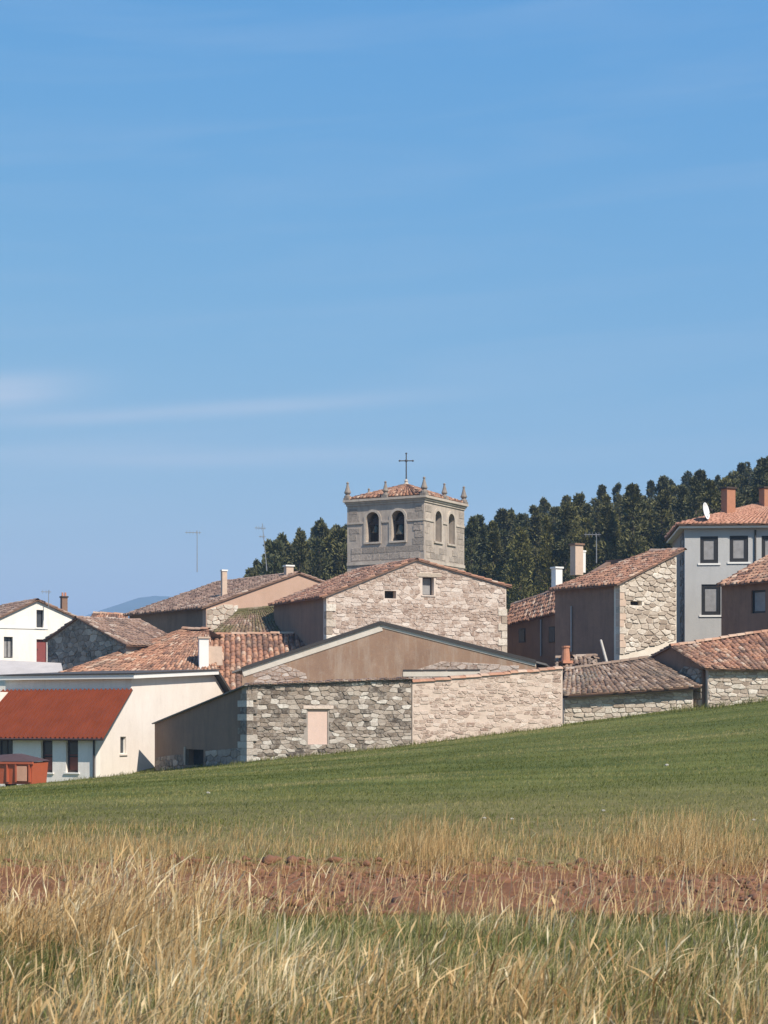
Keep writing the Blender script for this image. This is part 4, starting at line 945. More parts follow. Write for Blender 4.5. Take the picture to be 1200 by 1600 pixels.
def grey_house():
    plK = Plane.px(1070, 102, -4); P = plK.uv; w = 8.0; L = 8.0; base = 3.0; ze = P(1070, 826)[1]
    c = plK.side(w / 2, L / 2); root = thing('grey_house', 'three-storey grey painted house with dark window frames and orange hipped roof', 'house', (c[0], c[1], base))
    hs = [pxrect(plK, 1094, 838, 1122, 880), pxrect(plK, 1140, 837, 1169, 878), pxrect(plK, 1190, 837, 1219, 877), pxrect(plK, 1096, 913, 1126, 961), pxrect(plK, 1146, 913, 1176, 958)]
    fw = wall(root, plK, rect(0, base, w, ze), grey_wall, [hrect(h) for h in hs], .4)
    for h in hs:
        window(fw, plK, h, .05, dark_frame, curtain, (0, 0), .2)
        m = MB(); m.box(plK.p(h[0] - .12, h[1] - .1, .05), plK.u * (h[2] - h[0] + .24), -plK.n * .1, Vector((0, 0, .095))); m.build('sill', white_trim, fw)
    lp = Plane(plK.side(0, L), plK.th - R(90)); lw = wall(root, lp, rect(0, base, L - .4, ze), mortar_grey, (), .4)
    stones(lw, lp, [(L - 2.6, 5.2), (L - .45, 5.2), (L - .45, ze - .1), (L - 2.6, ze - .1)], stone_dark, (.4, .28), .03, seed=33)
    rp = Plane(plK.side(w, 0), plK.th + R(90)); wall(root, rp, rect(.4, base, L, ze), grey_wall, (), .4)
    bp = Plane(plK.side(w, L), plK.th + R(180)); wall(root, bp, rect(.4, base, w - .4, ze), grey_wall, (), .4)
    oh = .32; zz = ze + .0; m = MB()
    cc = plK.p(w / 2, ze - .0, -L / 2); m.cbox((cc.x, cc.y, ze + .003), w + 2 * oh, L + 2 * oh, .12, plK.th); m.build('eaves_board', white_trim, root)
    zz = ze + .125; q = lambda u, b, z: plK.p(u, z, -b); rise = 1.75
    a, b, c2, d2 = q(-oh - .1, -oh - .1, zz), q(w + oh + .1, -oh - .1, zz), q(w + oh + .1, L + oh + .1, zz), q(-oh - .1, L + oh + .1, zz); r1, r2 = q(w * .62, L / 2, zz + rise), q(w * .72, L / 2, zz + rise)
    rf = tiled_roof(root, a, b, r2, r1, tile_pale, seed=81, tw=.24, jit=.008)
    e1 = (d2 - a).normalized() * .05
    tiled_roof(root, d2, a, r1 - e1, r1 + e1, tile_pale, seed=82, tw=.24, ridge=False, jit=.008); tiled_roof(root, b, c2, r2 + e1, r2 - e1, tile_pale, seed=83, tw=.24, ridge=False, jit=.008); tiled_roof(root, c2, d2, r1, r2, tile_pale, seed=84, tw=.24, ridge=False, jit=.008)
    p3 = (a, b, r1)
    g = on_roof(p3, 1138, 803); chimney(rf, (g.x, g.y, g.z - .3), .55, .55, 1.65, brick_c, plK.th + .5, dark_wood)
    g = on_roof(p3, 1196, 792); chimney(rf, (g.x, g.y, g.z - .3), .5, .5, 1.3, brick_c, plK.th + .5, dark_wood)
    # drainpipe on the facade
    m = MB(); u = P(1180, 850)[0]; m.tube(plK.p(u, ze - .1, .07), plK.p(u, base + 1, .07), .05, .05, 8); m.build('downpipe', fibro_dark, fw)
    # satellite dish
    g = on_roof(p3, 1102, 818)
    dish = thing('satellite_dish', 'white satellite dish on the grey house roof, left of brick chimney', 'satellite dish', (g.x, g.y, g.z))
    m = MB(); top = g + Vector((0, 0, .55)); m.tube(g - Vector((0, 0, .1)), top, .025, .025, 6); m.build('bracket', fibro_dark, dish)
    ax = Vector((.86, -.48, .16)).normalized(); e_ = ax.orthogonal().normalized(); f_ = ax.cross(e_); v, f = [], []; n = 18; rings = (0, .17, .32, .44, .46)
    cc = top + Vector((-.05, -.05, .1))
    for side in (0, .02):
        for r_ in rings:
            for i in range(n): t = 2 * math.pi * i / n; v.append(cc + (e_ * math.cos(t) + f_ * math.sin(t)) * max(r_, .001) + ax * (r_ * r_ * .55 - side))
    k = len(rings)
    for s_ in (0, 1):
        for j in range(k - 1):
            for i in range(n):
                o = s_ * k * n; q4 = (o + j * n + i, o + j * n + (i + 1) % n, o + (j + 1) * n + (i + 1) % n, o + (j + 1) * n + i); f.append(q4 if s_ == 0 else q4[::-1])
    f += [((k - 1) * n + i, (k - 1) * n + (i + 1) % n, (2 * k - 1) * n + (i + 1) % n, (2 * k - 1) * n + i) for i in range(n)]
    mobj('reflector', v, f, dish_white, dish, smooth=True)
    m = MB(); m.tube(cc - f_ * .4, cc + ax * .42, .012, .012, 5); m.cbox(cc + ax * .42 - Vector((0, 0, .04)), .09, .09, .08); m.build('feed_arm', fibro_dark, dish)
grey_house()

plL = Plane.px(1236, 92, 36)
def brown_house():
    lp0 = Plane(plL.side(0, 6), plL.th - R(90))
    # side wall runs from the near corner (beyond the frame) back to pixel column 1127
    k = (1127 - 600) / FPX; ox, oy = plL.o.x, plL.o.y; s_, c_ = math.sin(plL.th), math.cos(plL.th)
    L = (ox - k * oy) / (s_ + k * c_)
    lp = Plane(plL.side(0, L), plL.th - R(90))
    hw = pxrect(lp, 1174, 922, 1196, 958)
    H = gable_house('brown_house', 'shaded brown rendered house with orange tile roof before the grey house', [(1236, 905), (1330, 850), (1420, 905)], 92, 36, L, 3.0, brown_wall, tile_orange, brown_wall, side_holes=[hrect(hw)], seed=91, oh=.3, vo=.15)
    window(H['left'], lp, hw, .1, dark_frame, curtain, (0, 0), .1)
brown_house()

# small house between the stone gable house and the tall stone house
def small_house():
    A_, B_, C_, D_ = W(786, 981, 109), W(885, 955, 103), W(893, 916, 105), W(802, 946, 111)
    r = roofed_block('low_dark_house', 'low shaded house with orange tile roof beside the tall stone house', A_, B_, C_, D_, 2.5, brown_wall, tile_orange, seed=95)
    w, pl, poly = r[2]
    for x in (816, 863):
        h = pxrect(pl, x - 5, 979 if x > 840 else 982, x + 5, 1004)
        m = MB(); m.box(pl.p(h[0], h[1], .03), pl.u * (h[2] - h[0]), -pl.n * .06, Vector((0, 0, h[3] - h[1]))); f = m.build('window', dark_frame, w)
        m = MB(); m.box(pl.p(h[0] + .06, h[1] + .06, .04), pl.u * (h[2] - h[0] - .12), -pl.n * .03, Vector((0, 0, h[3] - h[1] - .12))); m.build('pane', glass_m, f)
    u = pl.uv(847, 990)[0]; m = MB(); m.tube(pl.p(u, pl.uv(847, 968)[1], .08), pl.p(u, pl.uv(847, 1025)[1], .08), .045, .045, 8); m.build('downpipe', alu, w)
small_house()

# low hut with sagging grey-brown roof
def low_hut():
    pl = Plane.px(881, 88.5, 4); P = pl.uv; e = P(1088, 1066); z0 = P(881, 1082)[1] - .08; z1 = P(1080, 1068)[1] - .08; w = P(1083, 0)[0]; base = .8
    c = pl.side(w / 2, 1.5); root = thing('low_stone_hut', 'low stone hut with sagging grey-brown tile roof and deep eave', 'hut', (c[0], c[1], base))
    fw = wall(root, pl, [(0, base), (w, base), (w, z1), (0, z0)], mortar_warm, (), .4)
    stones(fw, pl, [(.04, P(881, 1132)[1]), (w - .04, P(1083, 1110)[1]), (w - .04, z1 - .25), (.04, z0 - .25)], stone_white, (.42, .17), .028, seed=35, jit=.3, proud=(.02, .07))
    D = 3.4
    rp = Plane(pl.side(w, 0), pl.th + R(90)); wall(root, rp, rect(.4, base, D, z1), mortar_grey, (), .35)
    lp = Plane(pl.side(0, D), pl.th - R(90)); wall(root, lp, rect(0, base, D - .4, z0), mortar_grey, (), .35)
    bp = Plane(pl.side(w, D), pl.th + R(180)); wall(root, bp, rect(.36, base, w - .36, z1), mortar_grey, (), .35)
    A_, B_ = pl.p(-.25, z0 - .12, .45), pl.p(w + .25, z1 - .12, .45)
    C_ = W(1012, 1029, 91.2); D_ = W(884, 1048, 91.5)
    r = tiled_roof(root, A_, B_, C_, D_, tile_grey, seed=101, tw=.25, jit=.035, sag=.06)
    B2 = pl.p(w + .25, z1 - .12, -D - .2); A2 = pl.p(-.25, z0 - .12, -D - .2)
    tiled_roof(root, B_, B2, C_ + Vector((.02, .05, 0)), C_, tile_grey, seed=102, tw=.25, jit=.03, ridge=False)
    tiled_roof(root, B2, A2, D_, C_, tile_grey, seed=103, tw=.25, jit=.03, ridge=False)
    m = MB(); m.tube(A_ + Vector((.1, .06, -.03)), B_ + Vector((-.1, .06, -.03)), .05, .05, 6); m.build('eave_beam', dark_wood, root)
    # second ruined slope behind, at left
    t = roofed_block('ruined_lean_to', 'broken-down tile lean-to with loose tiles above the yard wall end', W(866, 1056, 92.6), W(934, 1052, 92.4), W(932, 1026, 94), W(868, 1030, 94.2), 1.5, brown_wall, tile_grey, cat='shed', seed=105)
    # loose tiles heaped on it
    rd = random.Random(8)
    for i in range(14):
        q = on_roof((W(866, 1056, 92.6), W(934, 1052, 92.4), W(932, 1026, 94)), rd.uniform(872, 930), rd.uniform(1028, 1052)); a = rd.uniform(0, 6.28); m = MB(); e_ = Vector((math.cos(a), math.sin(a), rd.uniform(-.2, .4))) * rd.uniform(.18, .32)
        v, f = [], []; s_ = e_.cross(Vector((0, 0, 1))).normalized(); up = Vector((0, 0, 1))
        for p in (q - e_, q + e_):
            for g in range(5): tt = math.pi * g / 4; v.append(p + s_ * math.cos(tt) * .11 + up * (math.sin(tt) * .09 + .14))
        mobj('loose_tile', v, [(g, g + 1, 6 + g, 5 + g) for g in range(4)], tile_grey, t[1], tint=[rd.random()] * 10)
    # leaning post and terracotta pot
    b = W(952, 1040, 93.2); tp = W(939, 1001, 93.8); pst = thing('leaning_post', 'pale wooden post leaning against the dark wall above the hut roof', 'post', (b.x, b.y, b.z - .3))
    m = MB(); m.tube(b - Vector((0, 0, .3)), tp, .075, .06, 7); m.build('shaft', pale_wood, pst); m = MB(); m.tube(tp, tp + (tp - b).normalized() * .04, .062, .045, 7); m.build('cut_end', pale_wood, pst)
    b = W(884, 1028, 93.4); pot = thing('chimney_pot', 'orange terracotta chimney pot tilted over the ruined lean-to', 'chimney pot', (b.x, b.y, b.z - .15))
    m = MB(); m.lathe(b - Vector((0, 0, .15)), [(.0, 0), (.22, 0), (.2, .3), (.17, .62), (.21, .66), (.21, .74), (.15, .74), (.14, .5), (.0, .5)], 12); m.build('clay_pipe', terracotta, pot)
    m = MB(); m.cbox(b - Vector((0, 0, .27)), .55, .5, .13, .4); m.build('foot_slab', terracotta, pot)
low_hut()

def right_hut():
    pl = Plane.px(1106, 88.5, 6); P = pl.uv; w = 5.6; base = 1.2; D = 4.2
    z0 = P(1106, 1046)[1]
    c = pl.side(w / 2, D / 2); root = thing('orange_roofed_hut', 'stone hut with bright orange tile roof at the right edge of the field', 'hut', (c[0], c[1], base))
    fw = wall(root, pl, rect(0, base, w, z0), mortar_warm, (), .4)
    stones(fw, pl, [(.03, P(1106, 1112)[1]), (w - .03, P(1106, 1112)[1] + .1), (w - .03, z0 - .08), (.03, z0 - .08)], stone_white, (.44, .18), .028, seed=37, jit=.3, proud=(.02, .07))
    lp = Plane(pl.side(0, D), pl.th - R(62))
    lp = Plane(Vector((pl.o.x - 2.35, pl.o.y + 3.4, 0)), math.atan2(-3.4, 2.35)); ll = math.hypot(2.35, 3.4)
    apz = lp.uv(1050, 1012)
    lw = wall(root, lp, [(0, base), (ll - .35, base), (ll - .35, z0 + .1), (apz[0], apz[1]), (0, lp.uv(1033, 1030)[1])], brown_wall, (), .35)
    zs = lp.uv(1095, 1050)[1]
    stones(lw, lp, [(ll * .35, base + .3), (ll - .38, base + .3), (ll - .38, z0), (ll * .62, z0 + .2), (ll * .4, z0 - .6)], stone_dark, (.36, .26), .03, seed=39)
    # roof: front slope up to a ridge that climbs to the right
    A_ = pl.p(-.2, z0 - .05, .3); B_ = pl.p(w + .3, z0 + .02, .3)
    D_ = lp.p(apz[0], apz[1], .15); C_ = Vector((B_.x - .3, B_.y + 3.6, D_.z + 1.15))
    r = tiled_roof(root, A_, B_, C_, D_, tile_orange, seed=111, tw=.25, jit=.03, sag=.08)
    bl = lp.p(-.2, lp.uv(1033, 1030)[1] - .1, .15); br = Vector((C_.x, C_.y + 3, B_.z))
    tiled_roof(root, br, bl, D_, C_, tile_orange, seed=112, tw=.25, ridge=False)
    rp = Plane(pl.side(w, 0), pl.th + R(90)); wall(root, rp, rect(.4, base, D, z0), brown_wall, (), .35)
    bp = Plane(pl.side(w, D), pl.th + R(180)); wall(root, bp, rect(.36, base, w - .1, z0), brown_wall, (), .35)
right_hut()

# ------------------------------------------------------------------ orange skip at the left edge
def skip():
    d = 83.5; c = W(28, 1234, d); rz = R(-22); z = gz(c.x, c.y)
    root = thing('waste_skip', 'orange-red skip with dark sloping lid at left edge before the white cottage', 'skip', (c.x, c.y, z))
    ca, sa = math.cos(rz), math.sin(rz); ex, ey = Vector((ca, sa, 0)), Vector((-sa, ca, 0)); o = Vector((c.x, c.y, z)); up = Vector((0, 0, 1))
    hw, hd, h = 1.15, .65, 1.12
    def pt(x, y, zz): return o + ex * x + ey * y + up * zz
    v = [pt(-hw * .94, -hd * .9, .16), pt(hw * .94, -hd * .9, .16), pt(hw * .94, hd * .9, .16), pt(-hw * .94, hd * .9, .16), pt(-hw, -hd, h), pt(hw, -hd, h), pt(hw, hd, h), pt(-hw, hd, h)]
    body = mobj('body', v, [(3, 2, 1, 0), (4, 5, 6, 7), (0, 1, 5, 4), (1, 2, 6, 5), (2, 3, 7, 6), (3, 0, 4, 7)], orange_paint, root)
    for x in (-.75, -.15, .3, .98):
        m = MB(); m.box(pt(x, -hd - .06, .25), ex * .07, ey * .12, up * (h - .3)); m.build('rib', orange_paint, body)
    m = MB(); m.box(pt(-hw - .05, -hd - .07, h - .08), ex * (2 * hw + .1), ey * .1, up * .1); m.build('rim', orange_paint, body)
    m = MB(); m.box(pt(.38, -hd - .035, .3), ex * .5, ey * .05, up * .65); m.build('painted_panel', orange_patch, body)
    v = [pt(-hw - .06, -hd - .08, h + .03), pt(hw + .06, -hd - .08, h + .03), pt(hw + .06, hd + .08, h + .06), pt(-hw - .06, hd + .08, h + .06), pt(-hw * .8, -.1, h + .30), pt(-.1, -.1, h + .36), pt(.0, .3, h + .36), pt(-hw * .8, .3, h + .30)]
    mobj('lid', v, [(3, 2, 1, 0), (4, 5, 6, 7), (0, 1, 5, 4), (1, 2, 6, 5), (2, 3, 7, 6), (3, 0, 4, 7)], lid_brown, root)
    for x, y in ((-.8, -.48), (.1, -.5), (.85, -.48), (-.8, .45), (.85, .45)):
        m = MB(); m.tube(pt(x, y - .05, .12), pt(x, y + .05, .12), .13, .13, 14); m.build('wheel', rubber, root)
skip()

# ------------------------------------------------------------------ pine wood on the hill
def pine(seed, h, cw, full):
    rd = np.random.default_rng(seed)
    V, T = [], []
    nlob = 34
    cz = np.sort(rd.uniform(.10, .97, nlob)); cz[-1] = .95
    rad = cw * (np.clip(1.06 - cz, .0, 1) ** full) * np.clip(cz / .22, .45, 1) * rd.uniform(.75, 1.15, nlob)
    per = 190; pts = []; nrm = []
    for z, r in zip(cz, rad):
        a = rd.uniform(0, 6.283); off = r * rd.uniform(.15, .55); c = np.array([math.cos(a) * off, math.sin(a) * off, z * h])
        d = rd.normal(size=(per, 3)); d /= np.linalg.norm(d, axis=1)[:, None]
        s = rd.uniform(.55, 1.0, per) ** .5
        pts.append(c + d * s[:, None] * np.array([r * .72, r * .72, max(.35, r * .55)])); nrm.append(d)
    p = np.concatenate(pts); nn = np.concatenate(nrm); n = len(p)
    size = rd.uniform(.08, .21, n)
    # needle sprays: narrow bent quads pointing outwards and up
    ax = nn * .7 + np.array([0, 0, .55]) + rd.normal(0, .35, (n, 3)); ax /= np.linalg.norm(ax, axis=1)[:, None]
    sd = np.cross(ax, rd.normal(size=(n, 3))); sd /= np.linalg.norm(sd, axis=1)[:, None] + 1e-9
    w = size[:, None] * .62; l = size[:, None] * 1.6
    Q = np.stack([p - sd * w * .5, p + sd * w * .5, p + ax * l + sd * w * .35, p + ax * l * 1.1 - sd * w * .35], 1)
    Fq = np.arange(n * 4).reshape(n, 4); tint = np.repeat(np.clip(.45 + rd.normal(0, .2, n), 0, 1), 4)
    return Q.reshape(-1, 3), Fq, tint
pm, N, L, B = nmat('pine_needles')
at = N.new('ShaderNodeAttribute'); at.attribute_name = 'tint'; oi = N.new('ShaderNodeObjectInfo')
r1 = ramp(N, [(0, (0.040, 0.038, 0.016)), (.45, (0.098, 0.092, 0.036)), (1, (0.185, 0.175, 0.072))]); L.new(at.outputs['Fac'], r1.inputs[0])
r2 = ramp(N, [(0, (0.75, 0.85, 0.95)), (.5, (1, 1, 1)), (1, (1.4, 1.35, 1.0))]); L.new(oi.outputs['Random'], r2.inputs[0])
L.new(mixc(N, L, 1.0, r1.outputs[0], r2.outputs[0], 'MULTIPLY'), B.inputs['Base Color']); B.inputs['Roughness'].default_value = .7; B.inputs['Specular IOR Level'].default_value = .25
variants = []
for k, (h, cw, full) in enumerate(((10.2, 2.0, .62), (10.8, 1.8, .72), (9.5, 2.2, .55), (10.4, 1.7, .8), (9.8, 2.3, .5), (11.0, 1.9, .68))):
    V, Fq, tn = pine(200 + k, h, cw, full)
    me_o = big_mesh('crown', V, Fq, pm, tn); me_c = me_o.data; bpy.data.objects.remove(me_o)
    m = MB(); rd = random.Random(k); p0 = Vector((0, 0, -.6))
    for z in (h * .3, h * .6, h * .92):
        p1 = Vector((rd.uniform(-.12, .12), rd.uniform(-.12, .12), z)); r0 = .17 * (1 - max(0, p0.z) / h) + .02; m.tube(p0, p1, r0, .17 * (1 - z / h) + .02, 7); p0 = p1
    for i in range(10):
        z = h * rd.uniform(.2, .85); a = rd.uniform(0, 6.28); l = cw * (1 - z / h) * .9 + .2; m.tube((0, 0, z), (math.cos(a) * l, math.sin(a) * l, z + l * .35), .045, .015, 5)
    t = m.build('trunk', bark); me_t = t.data; bpy.data.objects.remove(t); variants.append((me_c, me_t, h))
rd = random.Random(77); n_tree = 0
for row, d in enumerate((176, 184, 193, 203, 214, 226, 240, 255)):
    x = (360 - 600) / FPX * d + rd.uniform(0, 2); xmax = (1290 - 600) / FPX * d
    while x < xmax:
        dd = d + rd.uniform(-3.5, 3.5); px = 600 + FPX * x / dd
        h_out = 535 < px < 735                         # hidden behind the tower and its house
        if not (h_out and row > 1 and not (530 < px < 545 or 725 < px < 740)):
            me_c, me_t, h = variants[rd.randrange(6)]; s = rd.uniform(.82, 1.04)
            if px < 545: s *= 1.2 * (.62 + .38 * min(1, max(0, (px - 362)) / 60))
            z = gz(x, dd)
            zone = next(i for i, e in enumerate((425, 475, 545, 735, 800, 860, 925, 1000, 1065, 1130, 9999)) if px < e)
            where = ('at the left end of the clump left of the bell tower', 'in the middle of the clump left of the bell tower', 'in the clump close to the left side of the bell tower', 'standing behind the bell tower',
                     'close to the right side of the bell tower', 'above the low dark house right of the tower', 'behind the chimneys of the tall stone house', 'above the roof slope of the tall stone house',
                     'behind the upper end of the tall stone house roof', 'behind the satellite dish of the grey house', 'behind the brick chimneys of the grey house')[zone]
            lab = ('front-row pine ' if row < 3 else 'rear-row pine ') + where; grp = 'pines ' + where
            t = thing('pine_tree', lab, 'tree', (x, dd, z), grp); t.rotation_euler.z = rd.uniform(0, 6.28); t.scale = (s * rd.uniform(.85, 1.2), s * rd.uniform(.85, 1.2), s)
            o = bpy.data.objects.new('crown', me_c); COL.objects.link(o); o.parent = t
            o = bpy.data.objects.new('trunk', me_t); COL.objects.link(o); o.parent = t; n_tree += 1
        x += rd.uniform(1.5, 2.5)
print('trees', n_tree)

# ------------------------------------------------------------------ grasses, soil, stones
def blades(name, x, y, z, h, w, lean, bend, tint, mat, seg=4, label=None, seed=0, head=None):
    rd = np.random.default_rng(seed); n = len(x)
    az = rd.uniform(0, 2 * np.pi, n); fa = rd.uniform(0, 2 * np.pi, n)
    la = rd.normal(0.3, 1.1, n)                                  # lean mostly towards the right (wind)
    dirx, diry = np.cos(la), np.sin(la)
    sx, sy = np.cos(fa) * w, np.sin(fa) * w
    sx = np.where(np.abs(np.cos(fa)) < .4, w * .6, sx)
    t = np.linspace(0, 1, seg + 1)
    V = np.zeros((n, (seg + 1) * 2, 3))
    for k, a in enumerate(t):
        off = lean * a * h + bend * h * a ** 2.4
        zz = z + h * (a - .5 * np.clip(bend, 0, 1) * a ** 3)
        wd = (1 - a ** 1.6) * .95 + .05
        if head is not None: wd = np.where(head, .35 + (1.5 if .7 < a < .97 else 0), wd)
        V[:, 2 * k, 0] = x + dirx * off - sx * wd * .5; V[:, 2 * k, 1] = y + diry * off - sy * wd * .5; V[:, 2 * k, 2] = zz
        V[:, 2 * k + 1, 0] = x + dirx * off + sx * wd * .5; V[:, 2 * k + 1, 1] = y + diry * off + sy * wd * .5; V[:, 2 * k + 1, 2] = zz
    q = np.array([(2 * k, 2 * k + 1, 2 * k + 3, 2 * k + 2) for k in range(seg)]); m = (seg + 1) * 2
    F = (np.arange(n)[:, None, None] * m + q[None]).reshape(-1, 4)
    o = big_mesh(name, V.reshape(-1, 3), F, mat, np.repeat(tint, m)); tag(o, kind='stuff')
    if label: tag(o, label=label, cat='grass')
    return o
straw_m = blade_mat('dry_straw', [(0, (0.17, 0.085, 0.03)), (.25, (0.38, 0.225, 0.09)), (.55, (0.60, 0.40, 0.185)), (.8, (0.73, 0.54, 0.29)), (1, (0.84, 0.72, 0.47))])
green_m = blade_mat('green_blade', [(0, (0.05, 0.062, 0.017)), (.4, (0.14, 0.16, 0.046)), (.75, (0.30, 0.28, 0.105)), (1, (0.54, 0.47, 0.25))])
crop_m = blade_mat('short_crop', [(0, (0.066, 0.080, 0.018)), (.35, (0.115, 0.13, 0.032)), (.7, (0.19, 0.19, 0.055)), (1, (0.36, 0.30, 0.135))], .3)
def scatter(n, d0, d1, margin=1.2, power=1.0, seed=0):
    rd = np.random.default_rng(seed); d = d0 + (d1 - d0) * rd.uniform(0, 1, n) ** power
    half = .2027 * d + margin; return rd.uniform(-1, 1, n) * half, d, rd
def pxof(x, d): return 600 + FPX * x / d
# dry verge in the foreground: dense close by, tall at the left, thin before the red soil
x, d, rd = scatter(70000, 8.4, 17.4, 2.4, .9, 1)
px = pxof(x, d); cl = .5 + .5 * noise2(x, d, 1.3, 4); c2_ = .5 + .5 * noise2(x, d, 3.1, 2)
left = 1 / (1 + np.exp((px - 330) / 35)); farz = np.clip((d - 12.2) / 1.6, 0, 1)
dens = (.14 + .45 * cl + .6 * c2_ ** 2) * (1 - farz) * (.82 + .18 * left) + farz * (left * (.25 + .6 * cl) + (1 - left) * (.03 + .10 * c2_ ** 3))
dens = dens * np.clip(.75 + .75 * vnoise(x, d, 1.3, 3), .12, 1.5)
keep = rd.uniform(0, 1, len(x)) < np.clip(dens, 0, 1); x, d, px, cl, c2_, left, farz = [q[keep] for q in (x, d, px, cl, c2_, left, farz)]; n = len(x); rd = np.random.default_rng(11)
h = rd.uniform(.14, .44, n) * (.65 + .5 * cl + .3 * c2_); tall = np.exp(-((px - 215) / 110) ** 2) * np.clip((d - 11.5) / 3, 0, 1); h *= 1 + 1.7 * tall * rd.uniform(.2, 1, n)
h *= np.where(px < 90, .85, 1.0); h = np.minimum(h, .78 + .1 * c2_)
tint = np.clip(rd.normal(.54, .22, n) + .30 * vnoise(x, d, .8, 3) + .25 * (cl - .5), 0, 1)
blades('dry_grass', x, d, ground_z(x, d) - .03, h, rd.uniform(.004, .008, n) * np.where(rd.uniform(0, 1, n) < .15, 1.9, 1), rd.normal(.12, .26, n), np.abs(rd.normal(.22, .3, n)), tint, straw_m, 5, 'tall dry straw-coloured grass filling the foreground verge', 12, head=rd.uniform(0, 1, n) < .38)
# green undergrowth
x, d, rd = scatter(140000, 8.4, 17.6, 2.4, .8, 2); px = pxof(x, d); cl = .5 + .5 * noise2(x, d, .9, 9)
keep = rd.uniform(0, 1, len(x)) < np.clip(.2 + .9 * cl, 0, 1) * np.where(px < 330, .5, 1.0) * np.where(d > 12.5, .9, .55); x, d, cl = x[keep], d[keep], cl[keep]; n = len(x); rd = np.random.default_rng(21)
blades('green_grass', x, d, ground_z(x, d) - .03, rd.uniform(.08, .26, n) * np.interp(d, [8, 13, 15.5, 17.6], [1.1, 1.1, .8, .35]), rd.uniform(.005, .011, n), rd.normal(.08, .3, n), np.abs(rd.normal(.35, .3, n)), np.clip(rd.normal(.56, .25, n) + .25 * vnoise(x, d, 1.1, 3), 0, 1), green_m, 4, 'fresh green grass growing low among the dry stalks', 22)
# scattered stalks standing before and on the red soil strip
x, d, rd = scatter(2200, 15.5, 21.8, 2.8, 1.2, 3); n = len(x)
blades('dry_stalks', x, d, ground_z(x, d) - .03, rd.uniform(.18, .5, n), rd.uniform(.006, .012, n), rd.normal(.15, .25, n), np.abs(rd.normal(.25, .25, n)), np.clip(rd.normal(.68, .18, n), 0, 1), straw_m, 5, 'scattered pale dry stalks standing across the red soil strip', 32)
x, d, rd = scatter(12000, 16.8, 22.4, 2.8, 1, 8); keep = (vnoise(x, d, .9, 3) + .25 * (np.abs(d - 19.6) / 2.6) > .42); x, d = x[keep], d[keep]; n = len(x); rd = np.random.default_rng(71)
blades('soil_weeds', x, d, ground_z(x, d) - .02, rd.uniform(.04, .14, n), rd.uniform(.006, .013, n), rd.normal(.1, .4, n), np.abs(rd.normal(.4, .3, n)), np.clip(rd.normal(.5, .25, n), 0, 1), green_m, 3, 'low straggling green weeds on the red soil strip', 72)
# wispy dry tufts along the field edge
x, d, rd = scatter(34000, 21.5, 29, 3.0, 1.5, 4); px = pxof(x, d)
dens = .3 + .9 * np.exp(-((px - 680) / 75) ** 2) + .9 * np.exp(-((px - 1060) / 110) ** 2) + .45 * np.exp(-((px - 150) / 160) ** 2) + .25 * noise2(x, d, 1.1, 6)
dens *= np.where(d > 25, .35, 1); keep = rd.uniform(0, 1, len(x)) < dens; x, d, px = x[keep], d[keep], px[keep]; n = len(x); rd = np.random.default_rng(41)
patch = np.exp(-((px - 680) / 75) ** 2) + np.exp(-((px - 1060) / 110) ** 2)
blades('wispy_grass', x, d, ground_z(x, d) - .03, rd.uniform(.10, .26, n) * (1 + .9 * np.clip(patch, 0, 1) * rd.uniform(.2, 1, n)), rd.uniform(.005, .010, n), rd.normal(.05, .22, n), np.abs(rd.normal(.2, .25, n)), np.clip(rd.normal(.45, .2, n), 0, 1), straw_m, 4, 'wispy beige grass along the near edge of the green field', 42)
# the green field itself
x, d, rd = scatter(300000, 22.0, 92, 6.0, 1.35, 5)
behind = np.zeros(len(x), bool)
cl = .5 + .5 * noise2(x, d * .5, .5, 8); n = len(x)
cl2 = noise2(x * .35, d, .42, 5) + .6 * noise2(x * .2, d, 1.1, 2)
tint = np.clip(rd.normal(.58, .16, n) + .25 * (cl - .5) + .20 * cl2 + .30 * vnoise(x * .5, d, .22, 4) + .55 * np.clip((42 - d) / 18, 0, 1) * rd.uniform(0, 1, n), 0, 1)
# nothing grows inside the buildings: keep the blades in front of the wall line
def front_limit(x, d):
    px = pxof(x, d); lim = np.interp(px, [-200, 0, 150, 240, 385, 640, 880, 1085, 1106, 1300], [88, 84.6, 85.4, 87.6, 79.4, 82.8, 86.6, 87.8, 88.0, 88.4]); return d < lim
keep = front_limit(x, d); x, d, tint = x[keep], d[keep], tint[keep]; n = len(x); rd = np.random.default_rng(51)
blades('field_grass', x, d, ground_z(x, d) - .02, rd.uniform(.035, .10, n), rd.uniform(.008, .02, n) * np.clip(d / 40, .7, 1.6), rd.normal(.1, .4, n), np.abs(rd.normal(.4, .3, n)), tint, crop_m, 2, 'short green grass covering the sloping field below the village', 52)
# weeds against the walls
x, d, rd = scatter(60000, 77, 90, 1.0, 1, 6); px = pxof(x, d); lim = np.interp(px, [-200, 0, 150, 240, 385, 640, 880, 1085, 1106, 1300], [88, 84.6, 85.4, 87.6, 79.4, 82.8, 86.6, 87.8, 88.0, 88.4])
keep = (d < lim + .1) & (d > lim - .7); x, d = x[keep], d[keep]; n = len(x); rd = np.random.default_rng(61)
blades('wall_weeds', x, d, ground_z(x, d) - .02, rd.uniform(.08, .30, n) * (.6 + .6 * (.5 + .5 * noise2(x, d, 1.7, 3))) * (1 + .9 * (pxof(x, d) > 1040)), rd.uniform(.015, .03, n), rd.normal(.1, .3, n), np.abs(rd.normal(.3, .3, n)), np.clip(rd.normal(.55, .25, n), 0, 1), crop_m, 3, 'ragged weeds growing along the foot of the village walls', 62)

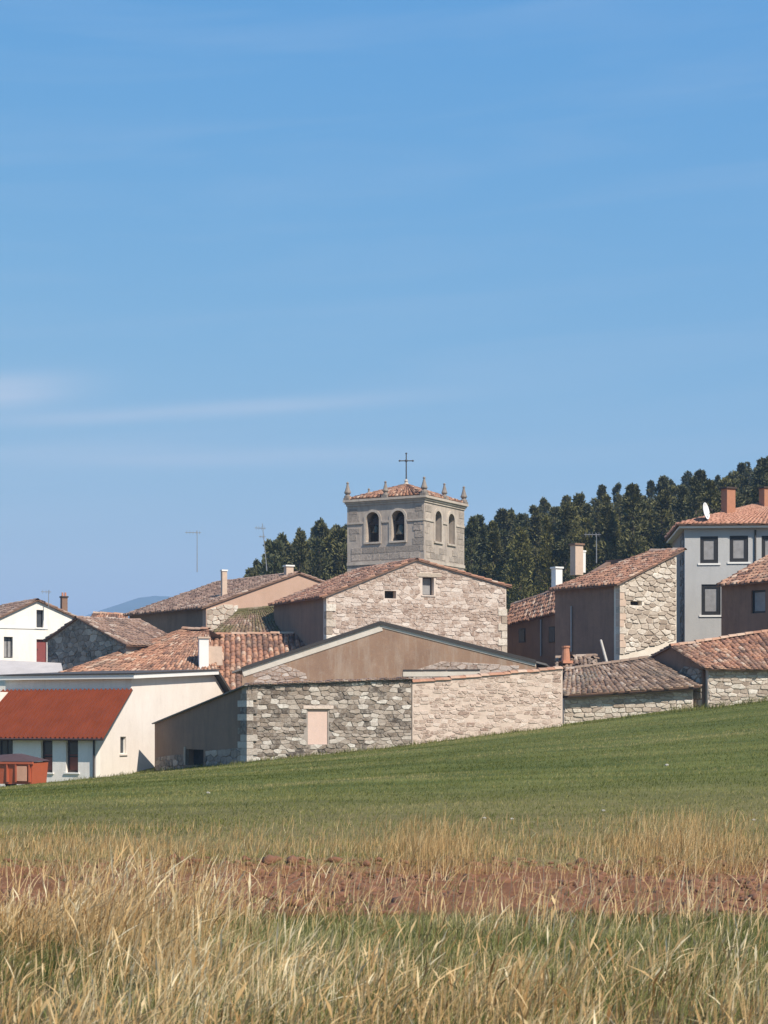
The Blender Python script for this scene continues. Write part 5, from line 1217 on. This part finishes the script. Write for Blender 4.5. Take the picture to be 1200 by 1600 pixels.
# soil clods on the ploughed strip
ico = bmesh.new(); bmesh.ops.create_icosphere(ico, subdivisions=1, radius=1.0); iv = np.array([v.co[:] for v in ico.verts]); ifc = np.array([[v.index for v in f.verts] for f in ico.faces]); ico.free()
x, d, rd = scatter(13000, 17.1, 22.3, 3.0, 1, 7); n = len(x); s = rd.gamma(1.1, .013, n) + .006
V = iv[None] * (1 + rd.normal(0, .22, (n, len(iv), 1))) * np.stack([s * rd.uniform(.8, 1.5, n), s * rd.uniform(.8, 1.4, n), s * rd.uniform(.5, .9, n)], -1)[:, None]
V += np.stack([x, d, ground_z(x, d) + s * .2], -1)[:, None]
Fc = (np.arange(n)[:, None, None] * len(iv) + ifc[None]).reshape(-1, 3)
o = big_mesh('soil_clods', V.reshape(-1, 3), Fc, clod_m); tag(o, 'reddish brown clods of earth on the ploughed strip', 'soil', kind='stuff')
# pale stones lying in the field
for i, (px, py, lab) in enumerate(((757, 1280, 'white field stone left of its near twin in the grass'), (800, 1281, 'white field stone nearest right of the wispy tuft'), (943, 1268, 'small pale stone in the field above the right tuft'),
                              (1178, 1283, 'pale stone in the grass near the right edge'), (1042, 1197, 'small pale stone far up the right side of field'), (325, 1240, 'small pale stone in the field below the dark shed wall'))):
    lo, hi_ = 15.0, 90.0; k = (px - 600) / FPX; dz = (YH - py) / FPX
    dd = next(t for t in np.arange(22.5, 90, .05) if ground_z(k * t, t) >= EYE + dz * t)
    r_ = random.Random(i); s = .0008 * dd
    v = [(a[0] * s * (1.6 + r_.uniform(-.2, .2)) + k * dd, a[1] * s * 1.3 + dd, a[2] * s * (.9 + r_.uniform(-.15, .15)) + float(ground_z(k * dd, dd)) + s * .5) for a in iv.tolist()]
    o = mobj('field_stone', v, ifc.tolist(), field_stone, smooth=False, origin=(k * dd, dd, float(ground_z(k * dd, dd)))); tag(o, lab, 'stone', 'pale stones in the field')

# ------------------------------------------------------------------ air
v, f = boxverts(Vector((-4200, -300, -40)), Vector((8400, 0, 0)), Vector((0, 7000, 0)), Vector((0, 0, 380)))
hz = mobj('haze', v, f, None); tag(hz, 'thin bluish air between the village and the far hill', 'haze', kind='stuff')
am = bpy.data.materials.new('air'); am.use_nodes = True; am.node_tree.nodes.clear()
ao = am.node_tree.nodes.new('ShaderNodeOutputMaterial'); pv = am.node_tree.nodes.new('ShaderNodeVolumePrincipled')
pv.inputs['Color'].default_value = (0.42, 0.66, 1.0, 1); pv.inputs['Density'].default_value = 0.00027; pv.inputs['Anisotropy'].default_value = 0.0
am.node_tree.links.new(pv.outputs[0], ao.inputs['Volume']); hz.data.materials.append(am)
